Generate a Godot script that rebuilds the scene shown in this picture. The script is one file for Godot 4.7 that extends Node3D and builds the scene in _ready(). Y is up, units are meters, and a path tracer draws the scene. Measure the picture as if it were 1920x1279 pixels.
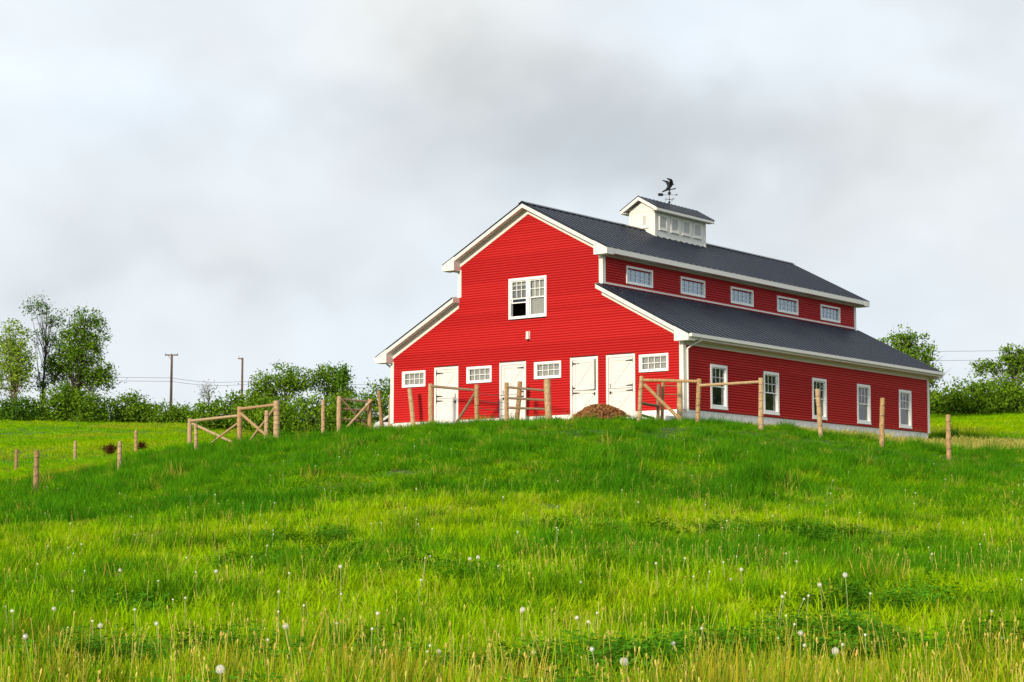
extends Node3D
# A red monitor barn on a grassy rise under a pale cloudy sky. Metres, y up; the camera stands at the foot of the rise.

const EYE := 1.2
# thin plate spline of the ground: x / 100, z / 100, weight
const SPLINE := [ [-0.0000,0.1200,1.49216],[0.0000,0.0000,-2.27036],[0.0000,-0.0800,3.17319],[0.0000,-0.1400,-2.41197],[0.0000,-0.2000,4.78174],[0.0000,-0.2800,9.09787],[0.0000,-0.3600,9.92484],[0.0000,-0.4500,10.29924],[0.0000,-0.5500,10.54137],[0.0000,-0.6200,0.86125],[0.0000,-0.6700,0.76433],[0.0000,-0.7200,3.73765],[0.0000,-0.7800,-5.77630],[-0.0426,-0.2000,-1.06387],[-0.0639,-0.3000,2.17311],[-0.0958,-0.4500,21.20990],[0.0426,-0.2000,-1.99974],[0.0639,-0.3000,-11.45154],[0.0958,-0.4500,-2.84339],[-0.1211,-0.4500,-28.01643],[-0.1249,-0.5000,-5.84067],[0.1185,-0.4500,-3.97976],[0.1284,-0.5600,-8.82286],[-0.0807,-0.3000,-9.23852],[-0.0894,-0.5500,-1.27615],[-0.1447,-0.5800,-7.67242],[-0.1525,-0.7400,-23.25302],[-0.1393,-0.8400,-9.52807],[-0.1059,-0.8200,12.10182],[-0.0796,-0.8000,23.82739],[-0.2017,-0.7500,1.10474],[-0.2321,-0.9200,-11.98646],[-0.2251,-0.9800,-9.97280],[-0.1938,-0.9800,-28.61450],[-0.1600,-0.9500,27.56626],[-0.2999,-1.1500,-8.24543],[-0.2803,-1.2200,-20.63908],[-0.2414,-1.2200,28.02186],[-0.1699,-1.0000,43.71083],[-0.3623,-1.5000,0.87283],[-0.4835,-2.0000,0.21100],[-0.5561,-2.3000,1.55664],[0.1066,-0.6600,9.39330],[0.1265,-0.6500,19.52926],[0.1492,-0.6500,-20.94622],[0.1750,-0.6500,-16.66308],[0.2291,-0.8500,-9.69452],[0.2696,-1.0000,-10.35699],[0.3238,-1.2000,-12.33540],[0.4050,-1.5000,-1.22716],[0.2360,-1.0000,15.10558],[0.2833,-1.2000,19.61472],[0.3544,-1.5000,3.26818],[0.0898,-0.6800,6.16661],[0.0686,-0.7200,-1.66113],[0.0682,-0.7600,9.84484],[0.1362,-0.9000,-5.76263],[0.1967,-0.9000,13.39074],[0.0353,-0.9000,-4.22903],[-0.0284,-0.9200,-4.49481],[-0.0471,-0.8400,-5.23615],[-0.0852,-0.9500,-10.90754],[-0.0816,-1.1200,-10.27179],[0.0753,-1.1200,-1.19732],[0.1538,-1.1200,-11.39895],[0.1076,-1.6000,-1.44164],[-0.2965,-2.3000,-0.93823],[-0.1676,-2.3000,-1.26955],[0.1547,-2.3000,1.34036],[0.6059,-2.3000,-0.22122],[-0.2063,-1.6000,-1.20337],[-0.2623,-0.6000,12.70156],[-0.4910,-1.2000,3.00376],[-0.8766,-2.3000,0.49984],[0.2590,-0.6000,6.48275],[0.5179,-1.2000,-0.89299],[0.9282,-2.3000,0.63982],[-1.3000,-0.2000,-0.79429],[1.3000,-0.2000,-1.38023],[-1.3000,0.1000,0.97086],[1.3000,0.1000,1.34674],[-1.5000,-3.0000,-0.22466],[0.0000,-3.0000,-0.48146],[1.5000,-3.0000,-0.19522] ]

# ------------------------------------------------------------------ barn measures
const BARN_AT := Vector3(6.556, 6.143, -72.5)
const BARN_TURN := -0.66136
const W := 14.854
const L := 21.234
const AISLE := 3.754
const H1 := 2.865
const H2 := 5.122
const H3 := 6.541
const H4 := 8.751
const OF := 0.441
const OE := 0.537
const SLOPE := 0.5256
const COURSE := 0.1045

var M := {}
var rng := RandomNumberGenerator.new()
var used := {}
var ground_h := PackedFloat32Array()
const GX0 := -150.0
const GZ0 := -300.0
const GSTEP := 2.0
const GNX := 151
const GNZ := 162
var bump := FastNoiseLite.new()

class MB:
	var v := PackedVector3Array()
	var n := PackedVector3Array()
	var c := PackedColorArray()
	var tint := Color.WHITE
	var colored := false
	func tri(a: Vector3, b: Vector3, d: Vector3) -> void:
		var nn := (d - a).cross(b - a)
		if nn.length_squared() < 1e-16:
			return
		nn = nn.normalized()
		v.append(a); v.append(b); v.append(d)
		n.append(nn); n.append(nn); n.append(nn)
		if colored:
			c.append(tint); c.append(tint); c.append(tint)
	func quad(a: Vector3, b: Vector3, d: Vector3, e: Vector3) -> void:
		tri(a, b, d); tri(a, d, e)
	func tri_n(a: Vector3, b: Vector3, d: Vector3, na: Vector3, nb: Vector3, nd: Vector3) -> void:
		v.append(a); v.append(b); v.append(d)
		n.append(na); n.append(nb); n.append(nd)
		if colored:
			c.append(tint); c.append(tint); c.append(tint)
	# eight corners: bottom loop then top loop
	func hexa(p: Array) -> void:
		var mid := Vector3.ZERO
		for q in p:
			mid += q / 8.0
		for f in [[0, 1, 2, 3], [4, 5, 6, 7], [0, 1, 5, 4], [1, 2, 6, 5], [2, 3, 7, 6], [3, 0, 4, 7]]:
			var a: Vector3 = p[f[0]]
			var b: Vector3 = p[f[1]]
			var d: Vector3 = p[f[2]]
			var e: Vector3 = p[f[3]]
			var nn := (d - a).cross(b - a)
			if nn.dot((a + b + d + e) / 4.0 - mid) < 0.0:
				quad(a, e, d, b)
			else:
				quad(a, b, d, e)
	func box(lo: Vector3, hi: Vector3) -> void:
		hexa([lo, Vector3(hi.x, lo.y, lo.z), Vector3(hi.x, lo.y, hi.z), Vector3(lo.x, lo.y, hi.z), Vector3(lo.x, hi.y, lo.z), Vector3(hi.x, hi.y, lo.z), hi, Vector3(lo.x, hi.y, hi.z)])
	# a convex outline in the xy plane pushed from z0 to z1
	func prism(pts: Array, z0: float, z1: float) -> void:
		var k := pts.size()
		var area := 0.0
		for i in k:
			var p: Vector2 = pts[i]
			var q: Vector2 = pts[(i + 1) % k]
			area += p.x * q.y - q.x * p.y
		var o := pts.duplicate()
		if area < 0.0:
			o.reverse()
		for i in range(1, k - 1):
			tri(Vector3(o[0].x, o[0].y, z1), Vector3(o[i + 1].x, o[i + 1].y, z1), Vector3(o[i].x, o[i].y, z1))
			tri(Vector3(o[0].x, o[0].y, z0), Vector3(o[i].x, o[i].y, z0), Vector3(o[i + 1].x, o[i + 1].y, z0))
		for i in k:
			var p: Vector2 = o[i]
			var q: Vector2 = o[(i + 1) % k]
			quad(Vector3(p.x, p.y, z0), Vector3(p.x, p.y, z1), Vector3(q.x, q.y, z1), Vector3(q.x, q.y, z0))
	# a round bar along a path with a radius for each point
	func tube(path: Array, rad: Array, sides := 8, caps := true) -> void:
		var rings := []
		var norms := []
		var ref := Vector3(0.31, 0.17, 0.93)
		for i in path.size():
			var t: Vector3
			if i == 0:
				t = path[1] - path[0]
			elif i == path.size() - 1:
				t = path[i] - path[i - 1]
			else:
				t = path[i + 1] - path[i - 1]
			t = t.normalized()
			if absf(t.dot(ref)) > 0.95:
				ref = Vector3(0.93, 0.2, 0.1)
			var e1 := t.cross(ref).normalized()
			var e2 := t.cross(e1)
			var ring := []
			var nr := []
			for s in sides:
				var a := TAU * s / sides
				var dir := e1 * cos(a) + e2 * sin(a)
				ring.append(path[i] + dir * float(rad[i]))
				nr.append(dir)
			rings.append(ring); norms.append(nr)
		for i in path.size() - 1:
			for s in sides:
				var s2 := (s + 1) % sides
				tri_n(rings[i][s], rings[i + 1][s], rings[i][s2], norms[i][s], norms[i + 1][s], norms[i][s2])
				tri_n(rings[i][s2], rings[i + 1][s], rings[i + 1][s2], norms[i][s2], norms[i + 1][s], norms[i + 1][s2])
		if caps:
			for e in [0, path.size() - 1]:
				for s in range(1, sides - 1):
					if e == 0:
						tri(rings[e][0], rings[e][s], rings[e][s + 1])
					else:
						tri(rings[e][0], rings[e][s + 1], rings[e][s])
	func mesh(m: Material) -> ArrayMesh:
		var a := []
		a.resize(Mesh.ARRAY_MAX)
		a[Mesh.ARRAY_VERTEX] = v
		a[Mesh.ARRAY_NORMAL] = n
		if colored:
			a[Mesh.ARRAY_COLOR] = c
		var am := ArrayMesh.new()
		am.add_surface_from_arrays(Mesh.PRIMITIVE_TRIANGLES, a)
		am.surface_set_material(0, m)
		return am

# ------------------------------------------------------------------ naming
func numbered(called: String) -> String:
	if not used.has(called):
		used[called] = 0
		return called
	used[called] += 1
	return "%s_%03d" % [called, used[called]]

func tag(o: Node, label: String, category := "", group := "", kind := "") -> void:
	if label:
		o.set_meta("label", label)
	if category:
		o.set_meta("category", category)
	if group:
		o.set_meta("group", group)
	if kind:
		o.set_meta("kind", kind)

func thing(called: String, label: String, category: String, at: Vector3, turn := 0.0, group := "") -> Node3D:
	var o := Node3D.new()
	o.name = numbered(called)
	add_child(o)
	o.position = at
	o.rotation.y = turn
	tag(o, label, category, group)
	return o

func part(called: String, mesh: Mesh, parent: Node, at := Vector3.ZERO) -> MeshInstance3D:
	var o := MeshInstance3D.new()
	o.name = called
	o.mesh = mesh
	parent.add_child(o, true)
	o.position = at
	return o

func make(called: String, mb: MB, m: Material, parent: Node, at := Vector3.ZERO) -> MeshInstance3D:
	return part(called, mb.mesh(m), parent, at)

func node(called: String, parent: Node, xf := Transform3D()) -> Node3D:
	var o := Node3D.new()
	o.name = called
	parent.add_child(o, true)
	o.transform = xf
	return o

# ------------------------------------------------------------------ materials
func lin(r: float, g: float, b: float) -> Color:
	return Color(r, g, b).linear_to_srgb()

func noise_tex(size: int, freq: float, lo: Color, hi: Color, sd: int, octaves := 4, stretch := Vector2.ONE) -> ImageTexture:
	var fn := FastNoiseLite.new()
	fn.seed = sd
	fn.noise_type = FastNoiseLite.TYPE_SIMPLEX_SMOOTH
	fn.fractal_octaves = octaves
	fn.frequency = freq
	var im := Image.create(size, size, false, Image.FORMAT_RGB8)
	for y in size:
		for x in size:
			# wraps round: noise on two circles is costly, so blend the edges
			var t := fn.get_noise_2d(x * stretch.x, y * stretch.y)
			var bx := clampf((x - size * 0.85) / (size * 0.15), 0.0, 1.0)
			var by := clampf((y - size * 0.85) / (size * 0.15), 0.0, 1.0)
			if bx > 0.0:
				t = lerpf(t, fn.get_noise_2d((x - size) * stretch.x, y * stretch.y), bx)
			if by > 0.0:
				t = lerpf(t, fn.get_noise_2d(x * stretch.x, (y - size) * stretch.y), by)
			im.set_pixel(x, y, lo.lerp(hi, clampf(t * 0.9 + 0.5, 0.0, 1.0)))
	return ImageTexture.create_from_image(im)

func mat(color: Color, rough := 0.7, metal := 0.0, tex: Texture2D = null, scale := Vector3.ONE) -> StandardMaterial3D:
	var m := StandardMaterial3D.new()
	m.albedo_color = color
	m.roughness = rough
	m.metallic = metal
	if tex:
		m.albedo_texture = tex
		m.uv1_triplanar = true
		m.uv1_scale = scale
	return m

func leaf_mat(color: Color, back: float) -> StandardMaterial3D:
	var m := StandardMaterial3D.new()
	m.albedo_color = color
	m.roughness = 0.65
	m.vertex_color_use_as_albedo = true
	m.backlight_enabled = true
	m.backlight = Color(back, back, back * 0.7)
	m.metallic_specular = 0.04
	m.cull_mode = BaseMaterial3D.CULL_DISABLED
	return m

func build_materials() -> void:
	var speck := noise_tex(256, 0.05, Color(0.95, 0.95, 0.95), Color(1, 1, 1), 3)
	M.red = mat(lin(0.505, 0.015, 0.015), 0.5, 0.0, speck, Vector3(0.6, 0.6, 0.6))
	M.red_b = mat(lin(0.475, 0.013, 0.014), 0.52, 0.0, speck, Vector3(0.5, 0.7, 0.5))
	M.red_c = mat(lin(0.53, 0.017, 0.017), 0.48, 0.0, speck, Vector3(0.7, 0.5, 0.6))
	for m in [M.red, M.red_b, M.red_c]:
		m.metallic_specular = 0.3
	M.white = mat(lin(0.78, 0.76, 0.71), 0.5, 0.0, speck, Vector3(0.8, 0.8, 0.8))
	M.door = mat(lin(0.73, 0.695, 0.68), 0.55, 0.0, noise_tex(256, 0.03, Color(0.955, 0.95, 0.94), Color(1, 1, 1), 5, 4, Vector2(4, 0.5)), Vector3(0.7, 0.7, 0.7))
	M.vinyl = mat(lin(0.88, 0.88, 0.86), 0.35)
	M.louver = mat(lin(0.52, 0.52, 0.50), 0.6)
	M.roof = mat(lin(0.010, 0.015, 0.030), 0.29, 0.0, noise_tex(256, 0.02, Color(0.82, 0.82, 0.84), Color(1, 1, 1), 8), Vector3(0.25, 0.25, 0.25))
	M.roof_b = mat(lin(0.012, 0.017, 0.032), 0.33, 0.0, noise_tex(256, 0.02, Color(0.82, 0.82, 0.84), Color(1, 1, 1), 9), Vector3(0.3, 0.3, 0.3))
	M.roof.metallic_specular = 0.4
	M.roof_b.metallic_specular = 0.4
	M.iron = mat(lin(0.012, 0.012, 0.013), 0.5, 0.2)
	M.wire = mat(lin(0.09, 0.085, 0.08), 0.5, 0.6)
	M.concrete = mat(lin(0.90, 0.88, 0.87), 0.85, 0.0, noise_tex(256, 0.012, Color(0.88, 0.875, 0.86), Color(1, 1, 1), 11), Vector3(0.7, 0.7, 0.7))
	M.inner = mat(lin(0.25, 0.22, 0.18), 0.9)
	var glass := mat(lin(0.02, 0.025, 0.03), 0.03)
	glass.transparency = BaseMaterial3D.TRANSPARENCY_ALPHA
	glass.albedo_color.a = 0.16
	M.glass = glass
	var clear := mat(lin(0.32, 0.42, 0.52), 0.04, 0.5)
	clear.transparency = BaseMaterial3D.TRANSPARENCY_ALPHA
	clear.albedo_color.a = 0.6
	M.glass_high = clear
	var screen := mat(lin(0.52, 0.53, 0.48), 0.8)
	M.screen = screen
	var grain := noise_tex(256, 0.03, Color(0.50, 0.42, 0.33), Color(1, 1, 1), 15, 4, Vector2(6, 0.35))
	M.wood = mat(lin(0.72, 0.50, 0.25), 0.8, 0.0, grain, Vector3(1.7, 1.7, 1.7))
	M.wood_b = mat(lin(0.78, 0.60, 0.36), 0.8, 0.0, grain, Vector3(2.1, 1.4, 2.1))
	M.wood_c = mat(lin(0.58, 0.40, 0.20), 0.85, 0.0, grain, Vector3(1.4, 2.0, 1.4))
	M.weathered = mat(lin(0.40, 0.30, 0.20), 0.9, 0.0, grain, Vector3(1.8, 1.8, 1.8))
	M.pole = mat(lin(0.30, 0.22, 0.17), 0.9, 0.0, grain, Vector3(0.8, 0.5, 0.8))
	M.heap = mat(Color.WHITE, 0.95)
	M.heap.vertex_color_use_as_albedo = true
	M.bark = mat(lin(0.10, 0.085, 0.065), 0.95, 0.0, grain, Vector3(0.8, 0.4, 0.8))
	M.bark_pale = mat(lin(0.27, 0.21, 0.14), 0.95, 0.0, grain, Vector3(0.8, 0.4, 0.8))
	M.soil = mat(lin(0.07, 0.12, 0.012), 0.95, 0.0, noise_tex(512, 0.02, Color(0.55, 0.52, 0.4), Color(1, 1, 1), 21, 5), Vector3(0.15, 0.15, 0.15))
	M.soil.uv1_world_triplanar = true
	M.grass = leaf_mat(Color.WHITE, 0.55)
	M.leaf = leaf_mat(Color.WHITE, 0.4)
	M.stalk = leaf_mat(Color.WHITE, 0.2)
	M.fluff = mat(lin(0.80, 0.76, 0.64), 0.9)
	M.fluff.backlight_enabled = true
	M.fluff.backlight = Color(0.6, 0.6, 0.6)
	M.stem = mat(lin(0.30, 0.34, 0.10), 0.7)
	M.car = mat(lin(0.72, 0.73, 0.75), 0.25)
	M.car.clearcoat_enabled = true
	M.tyre = mat(lin(0.02, 0.02, 0.02), 0.9)

# ------------------------------------------------------------------ ground
func spline(x: float, z: float) -> float:
	var qx := x / 100.0
	var qz := z / 100.0
	var s := 2.14274441 + 0.00879344 * qx + -3.16886004 * qz
	for k in SPLINE:
		var dx: float = qx - k[0]
		var dz: float = qz - k[1]
		var r2 := dx * dx + dz * dz
		if r2 > 1e-12:
			s += float(k[2]) * r2 * log(r2)
	return s

func build_ground_table() -> void:
	bump.seed = 4
	bump.frequency = 0.06
	bump.fractal_octaves = 3
	ground_h.resize(GNX * GNZ)
	for j in GNZ:
		for i in GNX:
			var x := GX0 + i * GSTEP
			var z := GZ0 + j * GSTEP
			var flat := 1.0 - smoothstep(0.0, 6.0, barn_gap(x, z))
			var k := 0.13 * (1.0 - flat)
			ground_h[j * GNX + i] = spline(x, z) + bump.get_noise_2d(x, z) * k

# how far a spot is from the barn's walls, 0 inside
func barn_gap(x: float, z: float) -> float:
	var p := Vector3(x - BARN_AT.x, 0, z - BARN_AT.z)
	var ax := Vector3(cos(BARN_TURN), 0, -sin(BARN_TURN))
	var az := Vector3(sin(BARN_TURN), 0, cos(BARN_TURN))
	var u := -p.dot(ax)
	var v := -p.dot(az)
	var dx := maxf(maxf(-u, u - W), 0.0)
	var dz := maxf(maxf(-v, v - L), 0.0)
	return sqrt(dx * dx + dz * dz)

func barn_uv(x: float, z: float) -> Vector2:
	var p := Vector3(x - BARN_AT.x, 0, z - BARN_AT.z)
	return Vector2(-p.dot(Vector3(cos(BARN_TURN), 0, -sin(BARN_TURN))), -p.dot(Vector3(sin(BARN_TURN), 0, cos(BARN_TURN))))

func height(x: float, z: float) -> float:
	var fx := clampf((x - GX0) / GSTEP, 0.0, GNX - 1.001)
	var fz := clampf((z - GZ0) / GSTEP, 0.0, GNZ - 1.001)
	var i := int(fx)
	var j := int(fz)
	fx -= i
	fz -= j
	var a := ground_h[j * GNX + i]
	var b := ground_h[j * GNX + i + 1]
	var c := ground_h[(j + 1) * GNX + i]
	var d := ground_h[(j + 1) * GNX + i + 1]
	# the two triangles of the ground's mesh
	if fx + fz < 1.0:
		return a + (b - a) * fx + (c - a) * fz
	return d + (c - d) * (1.0 - fx) + (b - d) * (1.0 - fz)

func on_ground(x: float, z: float) -> Vector3:
	return Vector3(x, height(x, z), z)

func build_ground() -> void:
	var xs := [-1600.0, -800.0, -400.0, -230.0]
	var zs := [-1800.0, -900.0, -500.0, -360.0]
	for i in GNX:
		xs.append(GX0 + i * GSTEP)
	for j in GNZ:
		zs.append(GZ0 + j * GSTEP)
	xs.append_array([230.0, 400.0, 800.0, 1600.0])
	zs.append_array([60.0, 140.0, 400.0, 1200.0])
	var v := PackedVector3Array()
	var n := PackedVector3Array()
	var idx := PackedInt32Array()
	for z in zs:
		for x in xs:
			var h := height(x, z)
			v.append(Vector3(x, h, z))
			var e := 2.0
			n.append(Vector3(height(x - e, z) - height(x + e, z), 2.0 * e, height(x, z - e) - height(x, z + e)).normalized())
	var w := xs.size()
	for j in zs.size() - 1:
		for i in w - 1:
			var a := j * w + i
			idx.append_array([a, a + 1, a + w, a + 1, a + w + 1, a + w])
	var arr := []
	arr.resize(Mesh.ARRAY_MAX)
	arr[Mesh.ARRAY_VERTEX] = v
	arr[Mesh.ARRAY_NORMAL] = n
	arr[Mesh.ARRAY_INDEX] = idx
	var am := ArrayMesh.new()
	am.add_surface_from_arrays(Mesh.PRIMITIVE_TRIANGLES, arr)
	am.surface_set_material(0, M.soil)
	var o := part("ground", am, self)
	tag(o, "grassy ground rising from the meadow to the barn", "ground", "", "structure")

# ------------------------------------------------------------------ sky
# pale broken cloud: azimuth and elevation in degrees, spread, and how much lighter or greyer, how much warmer
const CLOUDS := [
	[-1.0, 12.7, 5.5, 1.9, -0.16, 0.01], [4.2, 11.8, 4.4, 1.7, -0.13, 0.0], [9.5, 11.4, 3.9, 1.8, -0.13, 0.02], [13.6, 11.2, 3.2, 1.5, -0.07, 0.04],
	[-3.5, 15.3, 4.2, 1.5, 0.04, 0.05], [1.0, 14.2, 3.5, 1.2, -0.05, 0.03], [-11.0, 8.6, 3.0, 1.8, -0.07, 0.02], [-5.0, 9.0, 2.8, 1.3, -0.07, 0.0],
	[-10.8, 7.7, 2.6, 0.6, -0.07, 0.0], [14.3, 15.4, 2.6, 1.6, -0.10, 0.02], [-7.0, 11.6, 3.0, 0.8, -0.04, 0.02], [8.0, 15.0, 4.0, 1.2, 0.06, -0.02],
	[-12.5, 13.2, 4.5, 1.9, 0.07, -0.02], [12.0, 13.3, 3.0, 0.9, 0.05, -0.01], [-3.0, 7.0, 4.0, 1.0, 0.04, -0.02], [5.2, 9.6, 3.0, 0.8, 0.04, 0.0],
	[-7.5, 15.9, 2.4, 0.7, -0.02, 0.0], [-11.5, 15.2, 2.0, 0.5, -0.03, 0.02], [14.0, 8.8, 4.0, 0.8, -0.02, 0.03], [6.0, 16.2, 2.5, 0.6, 0.0, -0.02]]

func build_sky() -> Sky:
	var fine := FastNoiseLite.new()
	fine.seed = 77
	fine.frequency = 1.0
	fine.fractal_octaves = 5
	fine.noise_type = FastNoiseLite.TYPE_SIMPLEX_SMOOTH
	var wide := FastNoiseLite.new()
	wide.seed = 12
	wide.frequency = 1.0
	wide.fractal_octaves = 3
	wide.noise_type = FastNoiseLite.TYPE_SIMPLEX_SMOOTH
	var w := 2048
	var h := 1024
	var data := PackedFloat32Array()
	data.resize(w * h * 3)
	var base := Vector3(0.815, 0.88, 0.935)
	for y in h:
		var el := 90.0 - (y + 0.5) * 180.0 / h
		var er := deg_to_rad(maxf(el, -0.5))
		for x in w:
			var k := (y * w + x) * 3
			if el < -1.0:
				data[k] = 0.30; data[k + 1] = 0.36; data[k + 2] = 0.22
				continue
			var az := fposmod((x + 0.5) * 360.0 / w + 180.0, 360.0) - 180.0
			var ar := deg_to_rad(az)
			var d := Vector3(sin(ar) * cos(er), sin(er) * 1.5, -cos(ar) * cos(er))
			var g := wide.get_noise_3dv(d * 3.2) * 0.07 + fine.get_noise_3dv(d * 8.5) * 0.13
			var t := wide.get_noise_3dv(d * 4.1 + Vector3(9, 3, 1)) * 0.02
			if absf(az) < 30.0 and el < 26.0:
				# wobble the edges of the clouds in view
				var wx := az + fine.get_noise_3dv(d * 9.0 + Vector3(3, 0, 7)) * 5.0
				var wy := el + fine.get_noise_3dv(d * 10.0 + Vector3(0, 5, 2)) * 2.2
				var inside := 1.0 - smoothstep(17.0, 30.0, absf(az))
				inside *= 1.0 - smoothstep(18.0, 26.0, el)
				g *= 1.0 - 0.2 * inside
				for c in CLOUDS:
					var ex: float = (wx - c[0]) / c[2]
					var ey: float = (wy - c[1]) / c[3]
					var q := ex * ex + ey * ey
					if q < 9.0:
						var a := exp(-0.7 * q)
						g += c[4] * a
						t += c[5] * a
			else:
				g += smoothstep(0.1, 0.6, wide.get_noise_3dv(d * 2.1 + Vector3(1, 8, 4))) * -0.14
			data[k] = base.x * (1.0 + g) * (1.0 + t * 0.9)
			data[k + 1] = base.y * (1.0 + g * 0.96) * (1.0 + t * 0.1)
			data[k + 2] = base.z * (1.0 + g * 0.92) * (1.0 - t * 0.8)
	var im := Image.create_from_data(w, h, false, Image.FORMAT_RGBF, data.to_byte_array())
	var pm := PanoramaSkyMaterial.new()
	pm.panorama = ImageTexture.create_from_image(im)
	var s := Sky.new()
	s.sky_material = pm
	return s

# ------------------------------------------------------------------ barn
func P(u: float, v: float, h: float) -> Vector3:
	return Vector3(-u, h, -v)

# the front wall's edge at a height: the distance in from the side wall
func inset(y: float) -> float:
	var under := 0.13
	if y < H2 - under:
		return maxf(0.0, (y - H1 + under) / SLOPE - OE)
	return maxf(AISLE, (y - H3 + under) / SLOPE + AISLE - OE)

# clapboards two courses high, cut round the openings; the wall's own axes are x along it, y up, z out
func clad(parent: Node3D, y0: float, y1: float, edge: Callable, openings: Array, single: bool) -> void:
	var core := MB.new()
	var all := MB.new()
	var shared := {}
	var rows := int(ceil((y1 - y0) / (2.0 * COURSE)))
	for r in rows:
		var ya := y0 + r * 2.0 * COURSE
		var yb := minf(ya + 2.0 * COURSE, y1)
		var ea: Vector2 = edge.call(ya)
		var eb: Vector2 = edge.call(yb - 0.002)
		if ea.y - ea.x < 0.1:
			break
		var cuts := [[ea.x, eb.x]]
		var ends := []
		var holes := []
		for o in openings:
			if (ya + yb) * 0.5 > o[1] and (ya + yb) * 0.5 < o[3]:
				holes.append(o)
		holes.sort_custom(func(p, q): return p[0] < q[0])
		for o in holes:
			ends.append([o[0], o[0]])
			cuts.append([o[2], o[2]])
		ends.append([ea.y, eb.y])
		for s in cuts.size():
			var xa: float = cuts[s][0]
			var xa2: float = cuts[s][1]
			var xb: float = ends[s][0]
			var xb2: float = ends[s][1]
			core.hexa([Vector3(xa, ya, -0.14), Vector3(xb, ya, -0.14), Vector3(xb, ya, 0.0), Vector3(xa, ya, 0.0), Vector3(xa2, yb, -0.14), Vector3(xb2, yb, -0.14), Vector3(xb2, yb, 0.0), Vector3(xa2, yb, 0.0)])
			var key := "%.3f %.3f %.3f %.3f" % [xb - xa, xa2 - xa, xb2 - xb, yb - ya]
			var mb: MB = all if single else MB.new()
			var off := Vector3(0, 0, 0) if single else Vector3(xa, ya, 0)
			if single or not shared.has(key):
				for c in 2:
					var ca := ya + c * COURSE
					if ca >= yb - 0.01:
						break
					var prof := [[0.0, 0.002], [0.46, 0.046], [0.97, 0.046], [1.0, 0.002]]
					for q in prof.size() - 1:
						var p0: Array = prof[q]
						var p1: Array = prof[q + 1]
						var ha := minf(ca + p0[0] * COURSE, yb)
						var hb := minf(ca + p1[0] * COURSE, yb)
						var ta := (ha - ya) / (yb - ya)
						var tb := (hb - ya) / (yb - ya)
						mb.quad(Vector3(lerpf(xa, xa2, ta), ha, p0[1]) - off, Vector3(lerpf(xa, xa2, tb), hb, p1[1]) - off, Vector3(lerpf(xb, xb2, tb), hb, p1[1]) - off, Vector3(lerpf(xb, xb2, ta), ha, p0[1]) - off)
				if not single:
					shared[key] = mb.mesh([M.red, M.red_b, M.red_c][rng.randi() % 3])
			if not single:
				part("siding_panel", shared[key], parent, Vector3(xa, ya, 0))
	make("wall_core", core, M.inner, parent)
	if single:
		make("siding", all, M.red, parent)

func ring(mb: MB, x0: float, y0: float, x1: float, y1: float, w: float, z0: float, z1: float) -> void:
	mb.box(Vector3(x0, y0, z0), Vector3(x0 + w, y1, z1))
	mb.box(Vector3(x1 - w, y0, z0), Vector3(x1, y1, z1))
	mb.box(Vector3(x0 + w, y0, z0), Vector3(x1 - w, y0 + w, z1 - 0.002))
	mb.box(Vector3(x0 + w, y1 - w, z0), Vector3(x1 - w, y1, z1 - 0.002))

func grid(mb: MB, x0: float, y0: float, x1: float, y1: float, cols: int, rows: int, w: float, z: float) -> void:
	for i in range(1, cols):
		var x := lerpf(x0, x1, float(i) / cols)
		mb.box(Vector3(x - w, y0, z - 0.008), Vector3(x + w, y1, z + 0.008))
	for j in range(1, rows):
		var y := lerpf(y0, y1, float(j) / rows)
		mb.box(Vector3(x0, y - w, z - 0.006), Vector3(x1, y + w, z + 0.006))

# a small fixed window with a grid of bars
func fixed_window(parent: Node3D, x0: float, y0: float, x1: float, y1: float, cols: int, rows: int, pane: Material, screened: bool) -> void:
	var win := node("window", parent)
	var f := MB.new()
	ring(f, x0, y0, x1, y1, 0.085, -0.06, 0.066)
	make("frame", f, M.vinyl, win)
	var s := MB.new()
	ring(s, x0 + 0.085, y0 + 0.085, x1 - 0.085, y1 - 0.085, 0.028, -0.05, 0.012)
	make("sash", s, M.vinyl, win)
	var a := x0 + 0.113
	var b := x1 - 0.113
	var c := y0 + 0.113
	var d := y1 - 0.113
	var g := MB.new()
	grid(g, a, c, b, d, cols, rows, 0.010, -0.008)
	make("glazing_bars", g, M.vinyl, win)
	var p := MB.new()
	p.box(Vector3(a, c, -0.034), Vector3(b, d, -0.028))
	make("pane", p, pane, win)
	if screened:
		var q := MB.new()
		q.box(Vector3(a, c, -0.10), Vector3(b, d, -0.097))
		make("blind", q, M.screen, win)

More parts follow.
